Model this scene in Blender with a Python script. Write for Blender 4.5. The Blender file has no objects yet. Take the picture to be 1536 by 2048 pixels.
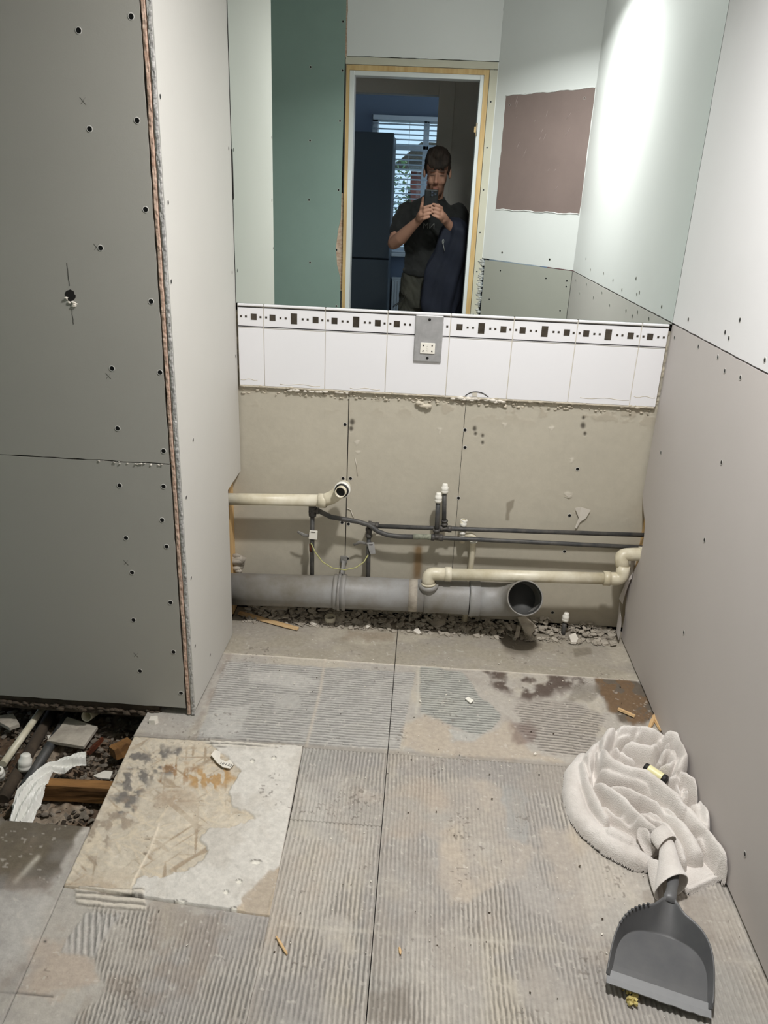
import bpy, bmesh, math, random
import numpy as np
from mathutils import Vector, Matrix

# ------------------------------------------------------------------ camera, world, lights
SC = bpy.context.scene
COL = SC.collection
F, YAW, PIT, ROL = 1560.4, -0.04092, 0.38629, 0.04401
CAM = np.array([0.0, -2.53678, 1.45317])
fw = np.array([math.sin(YAW)*math.cos(PIT), math.cos(YAW)*math.cos(PIT), -math.sin(PIT)])
rt = np.cross(fw, [0, 0, 1]); rt /= np.linalg.norm(rt); up = np.cross(rt, fw)
rt, up = rt*math.cos(ROL)+up*math.sin(ROL), -rt*math.sin(ROL)+up*math.cos(ROL)
cd = bpy.data.cameras.new('camera'); cam = bpy.data.objects.new('camera', cd); COL.objects.link(cam)
cd.sensor_fit = 'HORIZONTAL'; cd.sensor_width = 36; cd.lens = F/1536*36; cd.clip_start = 0.005
cam.matrix_world = Matrix(((rt[0], up[0], -fw[0], CAM[0]), (rt[1], up[1], -fw[1], CAM[1]), (rt[2], up[2], -fw[2], CAM[2]), (0, 0, 0, 1)))
SC.camera = cam
SC.view_settings.view_transform = 'Standard'; SC.view_settings.look = 'None'
SC.view_settings.gamma = 1; SC.view_settings.use_curve_mapping = False
SC.view_settings.exposure = 0.0
SC.cycles.use_denoising = True
SC.cycles.max_bounces = 10; SC.cycles.glossy_bounces = 6; SC.cycles.diffuse_bounces = 6
SC.cycles.sample_clamp_indirect = 6.0
W = bpy.data.worlds.new('sky'); SC.world = W; W.use_nodes = True
bgn = W.node_tree.nodes['Background']; bgn.inputs[0].default_value = (.62, .78, 1, 1); bgn.inputs[1].default_value = 1.5
def area(name, loc, size, power, col=(1, .98, .965), rot=(0, 0, 0), shape='DISK', spread=math.pi):
    l = bpy.data.lights.new(name, 'AREA'); l.shape = shape; l.size = size; l.energy = power; l.color = col; l.spread = spread
    o = bpy.data.objects.new(name, l); o.location = loc; o.rotation_euler = rot; COL.objects.link(o); return o
LX, LY, LZ = 0.27, -1.16, 2.43
area('ceiling_lamp_light', (LX, LY, LZ-.022), .13, 32, spread=2.6)
_l = bpy.data.lights.new('ceiling_lamp_glow', 'POINT'); _l.energy = 3.5; _l.color = (1, .98, .965); _l.shadow_soft_size = .06
_o = bpy.data.objects.new('ceiling_lamp_glow', _l); _o.location = (LX, LY, LZ-.11); COL.objects.link(_o)

# ------------------------------------------------------------------ picture <-> place
def ray(px, py): return fw*F + rt*(px-768) - up*(py-1024)
def at(px, py, x=None, y=None, z=None):
    d = ray(px, py)
    if x is not None: t = (x-CAM[0])/d[0]
    elif y is not None: t = (y-CAM[1])/d[1]
    else: t = (z-CAM[2])/d[2]
    return CAM+t*d
def mir(px, py, x=None, y=None, z=None):          # point seen in the wall mirror (mirror plane y = 0)
    d = ray(px, py)*np.array([1, -1, 1]); c = CAM*np.array([1, -1, 1])
    if x is not None: t = (x-c[0])/d[0]
    elif y is not None: t = (y-c[1])/d[1]
    else: t = (z-c[2])/d[2]
    return c+t*d
def pix(P):
    d = P-CAM; z = d@fw
    return 768+F*(d@rt)/z, 1024-F*(d@up)/z

# ------------------------------------------------------------------ noise and masks (numpy)
_rs = np.random.RandomState(5); _G = _rs.rand(256, 256)
def vn(x, y):
    xi = np.floor(x).astype(int); yi = np.floor(y).astype(int); fx = x-xi; fy = y-yi
    fx = fx*fx*(3-2*fx); fy = fy*fy*(3-2*fy)
    a = _G[xi & 255, yi & 255]; b = _G[(xi+1) & 255, yi & 255]; c = _G[xi & 255, (yi+1) & 255]; d = _G[(xi+1) & 255, (yi+1) & 255]
    return (a*(1-fx)+b*fx)*(1-fy)+(c*(1-fx)+d*fx)*fy
def fbm(x, y, o=4):
    s = 0; a = .5; n = 0
    for i in range(o):
        s = s+a*vn(x*2**i+17.3*i, y*2**i-9.1*i); n += a; a *= .5
    return s/n
def sstep(a, b, x):
    t = np.clip((x-a)/(b-a), 0, 1); return t*t*(3-2*t)
def sdist(X, Y, poly):                               # signed distance to polygon, >0 inside
    n = len(poly); best = np.full(X.shape, 1e9); ins = np.zeros(X.shape, bool)
    for i in range(n):
        x0, y0 = poly[i]; x1, y1 = poly[(i+1) % n]; dx, dy = x1-x0, y1-y0
        t = np.clip(((X-x0)*dx+(Y-y0)*dy)/(dx*dx+dy*dy+1e-9), 0, 1)
        best = np.minimum(best, (X-x0-t*dx)**2+(Y-y0-t*dy)**2)
        if y0 != y1:
            c = ((y0 > Y) != (y1 > Y)) & (X < (x1-x0)*(Y-y0)/(y1-y0)+x0); ins ^= c
    return np.where(ins, 1, -1)*np.sqrt(best)
def pmask(X, Y, poly, feather=6, rough=6, sc=.05):   # ragged patch, polygon in photograph pixels
    return sstep(-feather, feather, sdist(X, Y, poly)+(fbm(X*sc+3, Y*sc+8, 3)-.5)*2*rough)
def pline(X, Y, pts):
    best = np.full(X.shape, 1e9)
    for (x0, y0), (x1, y1) in zip(pts[:-1], pts[1:]):
        dx, dy = x1-x0, y1-y0; t = np.clip(((X-x0)*dx+(Y-y0)*dy)/(dx*dx+dy*dy+1e-9), 0, 1)
        best = np.minimum(best, (X-x0-t*dx)**2+(Y-y0-t*dy)**2)
    return np.sqrt(best)
def lin(c):
    c = np.array(c, float)/255; return np.where(c <= .04045, c/12.92, ((c+.055)/1.055)**2.4)

# ------------------------------------------------------------------ materials
MATS = {}
def mat(name, rgb, rough=.7, metal=0, var=.0, vscale=8, bump=0, bscale=60, rgb2=None, spec=.5, k=1.0, attr=False, trans=0, emis=0, stretch=None, sheen=0, detail=4):
    m = bpy.data.materials.new(name); m.use_nodes = True; n = m.node_tree.nodes; l = m.node_tree.links
    b = n['Principled BSDF']; c = tuple(lin(rgb)*k)+(1,)
    b.inputs['Base Color'].default_value = c; b.inputs['Roughness'].default_value = rough; b.inputs['Metallic'].default_value = metal
    b.inputs['Specular IOR Level'].default_value = spec
    if sheen: b.inputs['Sheen Weight'].default_value = sheen
    if trans: b.inputs['Transmission Weight'].default_value = trans
    if emis: b.inputs['Emission Color'].default_value = c; b.inputs['Emission Strength'].default_value = emis
    tc = n.new('ShaderNodeTexCoord'); mp = n.new('ShaderNodeMapping'); l.new(tc.outputs['Object'], mp.inputs[0])
    if stretch: mp.inputs['Scale'].default_value = stretch
    src = None
    if attr:
        a = n.new('ShaderNodeAttribute'); a.attribute_name = 'Col'; src = a.outputs['Color']
    if var or rgb2 is not None:
        t = n.new('ShaderNodeTexNoise'); t.inputs['Scale'].default_value = vscale; t.inputs['Detail'].default_value = detail; t.inputs['Roughness'].default_value = .62
        l.new(mp.outputs[0], t.inputs['Vector'])
        r = n.new('ShaderNodeValToRGB'); l.new(t.outputs['Fac'], r.inputs[0]); r.color_ramp.elements[0].position = .32; r.color_ramp.elements[1].position = .68
        if attr:
            r.color_ramp.elements[0].color = (1-var,)*3+(1,); r.color_ramp.elements[1].color = (1+var,)*3+(1,)
            mx = n.new('ShaderNodeMix'); mx.data_type = 'RGBA'; mx.blend_type = 'MULTIPLY'; mx.inputs[0].default_value = 1
            l.new(src, mx.inputs[6]); l.new(r.outputs[0], mx.inputs[7]); src = mx.outputs[2]
        else:
            c2 = tuple(lin(rgb2)*k) if rgb2 is not None else tuple(min(1, v*(1-var)) for v in c[:3])
            r.color_ramp.elements[0].color = c2+(1,) if len(c2) == 3 else c2; r.color_ramp.elements[1].color = c
            src = r.outputs[0]
    if src is not None: l.new(src, b.inputs['Base Color'])
    if bump:
        t = n.new('ShaderNodeTexNoise'); t.inputs['Scale'].default_value = bscale; t.inputs['Detail'].default_value = 5
        l.new(mp.outputs[0], t.inputs['Vector'])
        bp = n.new('ShaderNodeBump'); bp.inputs['Strength'].default_value = bump; bp.inputs['Distance'].default_value = .002
        l.new(t.outputs['Fac'], bp.inputs['Height']); l.new(bp.outputs[0], b.inputs['Normal'])
    MATS[name] = m; return m
M = dict(
 paint=mat('white paint', (229, 228, 228), .5, var=.03, vscale=3, bump=.05, bscale=40, spec=.4),
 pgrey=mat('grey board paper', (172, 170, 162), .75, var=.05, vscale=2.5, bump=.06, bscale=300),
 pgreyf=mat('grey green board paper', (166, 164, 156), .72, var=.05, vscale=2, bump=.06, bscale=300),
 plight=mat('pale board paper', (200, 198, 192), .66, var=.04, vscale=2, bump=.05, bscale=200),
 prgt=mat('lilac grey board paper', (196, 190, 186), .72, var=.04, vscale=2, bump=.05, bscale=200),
 teal=mat('teal moisture board paper', (142, 162, 155), .8, var=.08, vscale=3, bump=.05, bscale=200),
 brown=mat('mauve brown board', (134, 115, 111), .7, var=.1, vscale=5, bump=.05, bscale=100),
 dark=mat('dark cavity', (26, 24, 22), .95),
 black=mat('black screw', (14, 13, 13), .5, metal=.3),
 vc=mat('painted floor', (150, 150, 150), .85, attr=True, var=.10, vscale=70, bump=.5, bscale=240, spec=.25),
 vcw=mat('stained board', (150, 150, 150), .75, attr=True, var=.03, vscale=40, bump=.12, bscale=200, spec=.3),
 tile=mat('white glazed tile', (236, 236, 238), .18, var=.015, vscale=6),
 grout=mat('cream grout', (206, 200, 186), .8, bump=.3, bscale=200),
 tline=mat('black tile line', (38, 36, 38), .3),
 motif=mat('bronze glass inlay', (88, 80, 70), .22, var=.5, vscale=40, metal=.25),
 adhesive=mat('old tile adhesive', (212, 203, 184), .8, var=.2, vscale=50, bump=.5, bscale=120),
 steel=mat('brushed steel', (186, 186, 186), .5, metal=.45, var=.25, vscale=25, bump=.1, bscale=80),
 wplast=mat('white plastic', (236, 233, 222), .35),
 pvcw=mat('aged white pipe plastic', (226, 220, 200), .38, rgb2=(196, 186, 158), vscale=14, bump=.1, bscale=60),
 pvcg=mat('grey soil pipe plastic', (152, 152, 151), .5, rgb2=(116, 110, 98), vscale=6, bump=.2, bscale=90, detail=8),
 pvcgd=mat('dark pipe inside', (70, 70, 68), .6),
 cap=mat('white push fit plastic', (232, 230, 220), .35),
 bpipe=mat('dark grey pipe', (52, 54, 56), .55, rgb2=(84, 82, 78), vscale=30),
 brass=mat('tarnished compression fitting', (96, 92, 86), .55, metal=.3, rgb2=(60, 60, 62), vscale=60, bump=.3, bscale=150),
 verd=mat('crusted fitting', (150, 152, 134), .8, rgb2=(104, 108, 96), vscale=70, bump=.5, bscale=150),
 copper=mat('copper', (150, 84, 58), .4, metal=.6, rgb2=(90, 60, 48), vscale=30),
 rubber=mat('black rubber', (18, 18, 18), .6),
 yg=mat('yellow green wire sleeve', (168, 166, 110), .5),
 galv=mat('dull strap metal', (150, 148, 144), .55, metal=.2, var=.3, vscale=40),
 pine=mat('pine timber', (222, 190, 138), .6, rgb2=(196, 158, 104), vscale=6, stretch=(6, 6, .6), bump=.15, bscale=20),
 pinex=mat('split pine', (222, 192, 146), .6, rgb2=(190, 152, 104), vscale=9, stretch=(1, 8, 8), bump=.3, bscale=20),
 oldwood=mat('old joist timber', (150, 108, 58), .8, rgb2=(92, 62, 32), vscale=6, stretch=(.8, 5, 5), bump=.4, bscale=20),
 strip=mat('cream board strip', (206, 200, 184), .75, var=.05, vscale=5),
 ddirt=mat('dark rough timber', (86, 74, 60), .95, rgb2=(52, 44, 36), vscale=12, bump=.6, bscale=40),
 gypr=mat('torn pink gypsum core', (216, 192, 174), .95, rgb2=(176, 142, 122), vscale=130, bump=.6, bscale=180, stretch=(.4, 1, 1)),
 gypg=mat('torn grey gypsum core', (216, 214, 210), .95, rgb2=(134, 132, 130), vscale=140, bump=.7, bscale=180, stretch=(.6, 1, 1)),
 chunk=mat('broken tile adhesive', (186, 178, 164), .9, rgb2=(146, 138, 126), vscale=20, bump=.5, bscale=90),
 chunkw=mat('white plaster lump', (226, 220, 208), .9, var=.12, vscale=30, bump=.4, bscale=80),
 stone=mat('dirty stone', (140, 131, 118), .95, rgb2=(92, 84, 74), vscale=22, bump=.5, bscale=90),
 soil=mat('dark soil', (92, 78, 64), 1, attr=True, var=.35, vscale=60, bump=.8, bscale=120, spec=.1),
 towel=mat('grey white terry', (228, 223, 217), .95, rgb2=(204, 197, 190), vscale=9, bump=1.0, bscale=380, sheen=.4, spec=.1),
 towelflat=mat('grey white terry border', (222, 219, 215), .9, var=.05, vscale=20, bump=.4, bscale=500, sheen=.3, spec=.1),
 towelin=mat('shaded terry inside', (196, 190, 184), .95, bump=.8, bscale=420, spec=.1),
 pan=mat('dark grey dustpan plastic', (84, 85, 87), .42, rgb2=(98, 98, 98), vscale=12, bump=.08, bscale=100, detail=8),
 lip=mat('grey rubber lip', (134, 135, 136), .6, var=.06, vscale=40),
 yellow=mat('pale yellow ribbed plastic', (232, 226, 176), .4),
 foam=mat('yellow foam', (200, 184, 118), .95, bump=.8, bscale=80),
 paper=mat('crumpled white plastic sheet', (228, 227, 220), .4, var=.06, vscale=14, bump=.4, bscale=30),
 card=mat('torn card', (214, 208, 196), .85, bump=.3, bscale=60),
 ink=mat('black ink', (22, 20, 20), .7), graphite=mat('pencil mark', (112, 112, 106), .7),
 hallw=mat('hall grey paint', (222, 216, 210), .7), hallf=mat('hall floor', (88, 82, 76), .7, var=.1),
 kitw=mat('blue grey kitchen wall', (120, 130, 148), .8), fridge=mat('dark steel fridge door', (74, 80, 86), .42, metal=.2),
 upvc=mat('white window plastic', (226, 228, 230), .35), slat=mat('white blind slat', (224, 228, 234), .45),
 rad=mat('white radiator enamel', (226, 228, 230), .3), brick=mat('red garden brick', (146, 88, 78), .9, var=.2, vscale=6),
 leaf=mat('hedge leaf', (120, 150, 96), .7, rgb2=(70, 96, 56), vscale=8), grass=mat('garden ground', (120, 126, 100), 1),
 skin=mat('skin', (204, 158, 134), .6, attr=True, var=.04, vscale=20, spec=.35), hair=mat('dark brown hair', (62, 48, 40), .8, rgb2=(34, 26, 22), vscale=60, stretch=(1, 1, .2), bump=.6, bscale=70),
 tee=mat('black cotton', (30, 30, 31), .9, bump=.2, bscale=60, rgb2=(40, 40, 40), vscale=12, sheen=.1), trous=mat('dark olive work trousers', (72, 70, 62), .9, rgb2=(56, 55, 50), vscale=9, bump=.3, bscale=40),
 jacket=mat('navy jacket cloth', (26, 30, 46), .8, rgb2=(34, 38, 56), vscale=8, bump=.3, bscale=30), phone=mat('black phone', (26, 27, 30), .3), lens=mat('lens glass', (60, 66, 80), .1),
 boot=mat('dark boot', (40, 36, 32), .7), print=mat('grey shirt print', (108, 108, 106), .9), stringm=mat('pale cord', (170, 170, 168), .6),
 lamp=mat('lamp diffuser', (255, 250, 242), .5, emis=4), smear=mat('dried adhesive smear', (168, 152, 150), .8),
)
mg = bpy.data.materials.new('mirror silver'); mg.use_nodes = True
_b = mg.node_tree.nodes['Principled BSDF']; _b.inputs['Base Color'].default_value = (.79, .862, .828, 1); _b.inputs['Metallic'].default_value = 1; _b.inputs['Roughness'].default_value = 0
M['mirror'] = mg
gl = bpy.data.materials.new('window glass'); gl.use_nodes = True
_n = gl.node_tree.nodes; _b = _n['Principled BSDF']; _tr = _n.new('ShaderNodeBsdfTransparent'); _tr.inputs[0].default_value = (.93, .96, .97, 1)
_gs = _n.new('ShaderNodeBsdfGlossy'); _gs.inputs['Roughness'].default_value = .02; _mx = _n.new('ShaderNodeMixShader'); _mx.inputs[0].default_value = .08
gl.node_tree.links.new(_tr.outputs[0], _mx.inputs[1]); gl.node_tree.links.new(_gs.outputs[0], _mx.inputs[2]); gl.node_tree.links.new(_mx.outputs[0], _n['Material Output'].inputs['Surface'])
M['glass'] = gl

# ------------------------------------------------------------------ object helpers
def link(name, me, m=None, parent=None, smooth=False, loc=None):
    o = bpy.data.objects.new(name, me); COL.objects.link(o)
    if m is not None:
        for mm in (m if isinstance(m, (list, tuple)) else [m]): me.materials.append(M[mm])
    if parent is not None: o.parent = parent
    if loc is not None: o.location = loc
    if smooth: me.polygons.foreach_set('use_smooth', [True]*len(me.polygons))
    return o
def obj(name, bm, m=None, parent=None, smooth=False, loc=None, bevel=0):
    if bevel: bmesh.ops.bevel(bm, geom=[e for e in bm.edges if len(e.link_faces) == 2 and e.calc_face_angle(0) > .6], offset=bevel, segments=2, profile=.5, affect='EDGES')
    me = bpy.data.meshes.new(name); bm.normal_update(); bm.to_mesh(me); bm.free()
    return link(name, me, m, parent, smooth, loc)
def tag(o, label, cat, group=None):
    o['label'] = label; o['category'] = cat
    if group: o['group'] = group
    return o
def empty(name, label=None, cat=None, loc=(0, 0, 0), group=None, kind=None):
    o = bpy.data.objects.new(name, None); COL.objects.link(o); o.location = loc; o.empty_display_size = .05
    if kind: o['kind'] = kind
    if label: tag(o, label, cat, group)
    return o
def child(o, p):                                       # parent keeping world placement (parents are unrotated)
    o.parent = p; o.location = Vector(o.location)-p.location; return o
def box(bm, lo, hi):
    lo = list(lo); hi = list(hi)
    v = [bm.verts.new((x, y, z)) for x in (lo[0], hi[0]) for y in (lo[1], hi[1]) for z in (lo[2], hi[2])]
    for f in ((0, 1, 3, 2), (4, 6, 7, 5), (0, 4, 5, 1), (2, 3, 7, 6), (0, 2, 6, 4), (1, 5, 7, 3)): bm.faces.new([v[i] for i in f])
    return v
def B(*bs):
    bm = bmesh.new()
    for lo, hi in bs: box(bm, lo, hi)
    bmesh.ops.recalc_face_normals(bm, faces=bm.faces); return bm
def frame(a, b):
    z = (Vector(b)-Vector(a)).normalized(); x = z.orthogonal().normalized(); return x, z.cross(x), z
def sweep(bm, pts, rad, seg=16, cap=True, sx=1.0, ref=None, mi=0):
    pts = [Vector(p) for p in pts]; n = len(pts)
    if not hasattr(rad, '__len__'): rad = [rad]*n
    tan = []
    for i in range(n):
        t = pts[min(i+1, n-1)]-pts[max(i-1, 0)]; tan.append(t.normalized())
    x = (Vector(ref)-tan[0]*Vector(ref).dot(tan[0])).normalized() if ref is not None else tan[0].orthogonal().normalized()
    rings = []
    for i in range(n):
        x = (x-tan[i]*x.dot(tan[i])).normalized(); y = tan[i].cross(x)
        r = rad[i]; rx, ry = (r if hasattr(r, '__len__') else (r*sx, r))
        rings.append([bm.verts.new(pts[i]+x*math.cos(2*math.pi*k/seg)*rx+y*math.sin(2*math.pi*k/seg)*ry) for k in range(seg)])
    for i in range(n-1):
        for k in range(seg):
            f = bm.faces.new((rings[i][k], rings[i][(k+1) % seg], rings[i+1][(k+1) % seg], rings[i+1][k])); f.smooth = True; f.material_index = mi
    if cap:
        for r in (rings[0][::-1], rings[-1]):
            f = bm.faces.new(r); f.material_index = mi
    return rings
def fillet(pts, r, n=6):                                # round the corners of a polyline
    P = [Vector(p) for p in pts]; out = [P[0]]
    for i in range(1, len(P)-1):
        a = (P[i-1]-P[i]); b = (P[i+1]-P[i]); rr = min(r, a.length*.49, b.length*.49)
        A = P[i]+a.normalized()*rr; Bq = P[i]+b.normalized()*rr
        for k in range(n+1):
            t = k/n; out.append(A*(1-t)**2+P[i]*2*t*(1-t)+Bq*t*t)
    out.append(P[-1]); return out
def tube(name, pts, r, m, parent=None, seg=18, fr=0, cap=True, **kw):
    bm = bmesh.new(); sweep(bm, fillet(pts, fr) if fr else pts, r, seg, cap, **kw); return obj(name, bm, m, parent)
def lathe(bm, a, b, prof, seg=24, mi=0):                # profile [(dist along a->b, radius)]
    a = Vector(a); x, y, z = frame(a, b); prev = None
    for d, r in prof:
        ring = [bm.verts.new(a+z*d+(x*math.cos(2*math.pi*k/seg)+y*math.sin(2*math.pi*k/seg))*max(r, 1e-5)) for k in range(seg)]
        if prev:
            for k in range(seg):
                f = bm.faces.new((prev[k], prev[(k+1) % seg], ring[(k+1) % seg], ring[k])); f.smooth = True; f.material_index = mi
        prev = ring
def ball(bm, c, r, sub=2, rot=None):
    m = Matrix.Translation(Vector(c))
    if rot is not None: m = m @ rot
    r = r if hasattr(r, '__len__') else (r, r, r)
    bmesh.ops.create_icosphere(bm, subdivisions=sub, radius=1, matrix=m @ Matrix.Diagonal((*r, 1)))
def poly_prism(name, pts, off, m, parent=None, loc=None):   # flat polygon (3-D points) extruded by vector off
    bm = bmesh.new(); vs = [bm.verts.new(Vector(p)) for p in pts]; f = bm.faces.new(vs)
    r = bmesh.ops.extrude_face_region(bm, geom=[f]); bmesh.ops.translate(bm, vec=Vector(off), verts=[v for v in r['geom'] if isinstance(v, bmesh.types.BMVert)])
    bmesh.ops.recalc_face_normals(bm, faces=bm.faces); return obj(name, bm, m, parent, loc=loc)
def ragged(pts, step=.02, amp=.0015, seed=0, closed=True):  # jitter along polygon edges, staying in the plane
    rnd = random.Random(seed); out = []; n = len(pts)
    pn = Vector(pts[1])-Vector(pts[0]); pn = max((pn.cross(Vector(q)-Vector(pts[0])) for q in pts[2:]), key=lambda v: v.length).normalized()
    for i in range(n if closed else n-1):
        a = Vector(pts[i]); b = Vector(pts[(i+1) % n]); k = max(1, int((b-a).length/step)); nn = None
        for j in range(k):
            p = a.lerp(b, j/k)
            if j:
                p = p+Vector([rnd.uniform(-amp, amp) if abs((b-a)[c]) < (b-a).length*.98 else 0 for c in range(len(a))])
                p = p-pn*(p-a).dot(pn)
            out.append(p)
    return out
def grid_mesh(name, P, C, m, parent=None, smooth=True, keep=None):   # P (n,m,3), C (n,m,3) linear colours
    n, mm = P.shape[:2]; idx = np.arange(n*mm).reshape(n, mm)
    q = np.stack([idx[:-1, :-1], idx[1:, :-1], idx[1:, 1:], idx[:-1, 1:]], -1).reshape(-1, 4)
    if keep is not None: q = q[keep[:-1, :-1].reshape(-1)]
    me = bpy.data.meshes.new(name); me.vertices.add(n*mm); me.vertices.foreach_set('co', P.reshape(-1).astype(np.float32))
    me.loops.add(len(q)*4); me.loops.foreach_set('vertex_index', q.reshape(-1).astype(np.int32))
    me.polygons.add(len(q)); me.polygons.foreach_set('loop_start', np.arange(0, len(q)*4, 4, dtype=np.int32)); me.polygons.foreach_set('loop_total', np.full(len(q), 4, np.int32))
    me.update(calc_edges=True)
    if C is not None:
        a = me.color_attributes.new('Col', 'FLOAT_COLOR', 'POINT'); a.data.foreach_set('color', np.concatenate([C, np.ones((n, mm, 1))], -1).reshape(-1).astype(np.float32))
    o = link(name, me, m, parent)
    me.polygons.foreach_set('use_smooth', np.full(len(q), smooth)); return o

# screw heads: one shared mesh, a dark recessed head inside a raised lip of torn paper
def screw_mesh():
    bm = bmesh.new(); lathe(bm, (0, 0, -.0002), (0, 0, 1), [(0, .0062), (.0008, .0054), (.0003, .0046)], 14, 1)
    lathe(bm, (0, 0, 0), (0, 0, 1), [(.00015, .0047), (.0004, .003), (.0001, .0018), (.0001, 0)], 14, 0)
    me = bpy.data.meshes.new('screw'); bm.to_mesh(me); bm.free(); me.materials.append(M['black']); me.materials.append(M['plight']); return me
SCREW = screw_mesh()
def screws(pts, normal, parent, s=1.0):
    s *= 1.15
    q = Vector((0, 0, 1)).rotation_difference(Vector(normal))
    for p in pts:
        o = bpy.data.objects.new('screw', SCREW); COL.objects.link(o); o.parent = parent
        o.location = Vector(p)+Vector(normal)*.0003; o.rotation_mode = 'QUATERNION'; o.rotation_quaternion = q; o.scale = (s, s, s)

RX, LXP, FY, CZ = 0.7743, -0.6086, -0.656, 2.45         # right wall, pier side, pier front, ceiling
DY = -2.33                                              # wall with the door
# ================================================================== SETTING
def struct(name, bm, m, **kw): o = obj(name, bm, m, **kw); o['kind'] = 'structure'; return o
struct('ceiling', B(((-1.75, DY, CZ), (RX+.02, .08, CZ+.04))), 'paint')

# ---- back wall: cavity, three lower boards (stained, scarred), mirror, tiles
wb = struct('wall_back', B(((-1.72, .024, -.3), (.9, .07, CZ))), 'dark')
def back_board(x0, x1, seed):
    z0, z1 = .016, 1.09; nx = int((x1-x0)/.003); nz = int((z1-z0)/.003)
    X, Z = np.meshgrid(np.linspace(x0, x1, nx), np.linspace(z0, z1, nz), indexing='ij')
    P = np.stack([X, np.full(X.shape, .010), Z], -1); px, py = pix(P)
    c = np.zeros(X.shape+(3,))+lin((187, 181, 165)); c *= (1+.07*(fbm(X*5+seed, Z*5, 4)-.5)[..., None]*2)
    h = (fbm(X*60, Z*60, 3)-.5)*.0006
    def paint(mask, col, a=1.0):
        nonlocal c; c = c*(1-mask[..., None]*a)+lin(col)*mask[..., None]*a
    top = sstep(0, 1, (.845-Z)/.05+.0)                                   # scarred paper under the tiles
    scar = sstep(.50, .62, fbm(X*38+9, Z*60+4, 4))*(1-sstep(0, .055, .86-Z))
    paint(scar, (206, 196, 174), .7); h += scar*.003
    sc2 = sstep(.6, .68, fbm(X*22+1, Z*30+4, 4))*(1-sstep(.04, .12, .86-Z)); h += sc2*.0012; paint(sc2, (170, 160, 142), .5)
    rust = np.exp(-((px-836-(py-1110)*-.05)/9)**2)*sstep(1082, 1100, py)*(1-sstep(1150, 1175, py))*(.5+fbm(px*.15, py*.03))
    paint(np.clip(rust, 0, 1), (126, 94, 48), .8)
    st = pmask(px, py, [(1013, 1006), (1028, 1000), (1026, 1015), (1018, 1028), (1017, 1040), (1012, 1040)], 2, 2); paint(st, (120, 110, 92), .6)
    for (a, b, r) in ((704, 845, 5), (702, 858, 4), (949, 858, 4), (951, 868, 3), (965, 872, 3), (965, 886, 3), (1167, 836, 3), (1166, 852, 5), (1170, 868, 3)):
        g = np.exp(-(((px-a)/r)**2+((py-b)/(r*1.3))**2)**2); paint(np.clip(g, 0, 1), (60, 54, 46), .85); h -= g*.003
    for (a, b, r, s) in ((1163, 790+240, 14, 1), (1137, 990, 7, 2), (1143, 920, 5, 3), (1102, 858, 6, 2), (714, 885, 5, 4), (716, 905, 4, 4), (880, 860, 6, 1), (1010, 850, 5, 2)):
        g = pmask(px, py, [(a-r, b-r*.5), (a, b-r*.8), (a+r, b-r*.6), (a+r*.5, b+r*.2), (a-r*.2, b+r), (a-r*.4, b)], 1.2, 3, .2); paint(g, (206, 200, 186), .8); h += g*.0012
    dirt = (1-sstep(.03, .16, Z))*fbm(X*14, Z*14, 4); paint(dirt, (150, 140, 122), .6)
    P[..., 1] -= h
    return grid_mesh('plasterboard_panel', P, c, 'vcw', wb)
bs = [-.640, -.2395, -.2365, .1505, .1520, .8000]
bb = [back_board(bs[0], bs[1], 1), back_board(bs[2], bs[3], 5), back_board(bs[4], bs[5], 9)]
obj('timber_stud', B(((-.26, .0145, 0), (-.215, .023, 1.1)), ((.13, .0145, 0), (.175, .023, 1.1))), 'dark', wb)
def bp_(L, y=.0095): return [at(a, b, y=y) for a, b in L]
screws(bp_([(690, 849), (686, 957), (684, 1045), (686, 1116)]), (0, -1, 0), bb[0])
screws(bp_([(701, 957), (697, 1048), (695, 1117)]), (0, -1, 0), bb[1])
screws(bp_([(930, 860), (930, 895), (917, 996), (1155, 938), (1139, 1031), (1129, 1103), (1105, 1225)]), (0, -1, 0), bb[2])
# loose torn paper on the board
for L in ([(1150, 1016), (1162, 1014), (1181, 1020), (1172, 1036), (1160, 1044), (1153, 1057), (1150, 1055), (1158, 1036)], [(1129, 988), (1138, 992), (1145, 989), (1138, 994)]):
    rnd = random.Random(3); bm = bmesh.new(); vs = [bm.verts.new(at(a, b, y=.004+rnd.uniform(-.004, .002))) for a, b in L]; bm.faces.new(vs)
    bmesh.ops.triangulate(bm, faces=bm.faces); o = obj('torn_paper_scrap', bm, 'card', wb); md = o.modifiers.new('s', 'SOLIDIFY'); md.thickness = .0008
# white cord dangling from seam
tube('white_smear', [at(a, b, y=.007) for a, b in ((694, 1016), (702, 1020), (705, 1030), (708, 1036))], .0012, 'chunkw', wb, seg=6)
tube('white_smear', [at(a, b, y=.008) for a, b in ((710, 916), (713, 930), (715, 952))], .001, 'chunkw', wb, seg=6)

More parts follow.
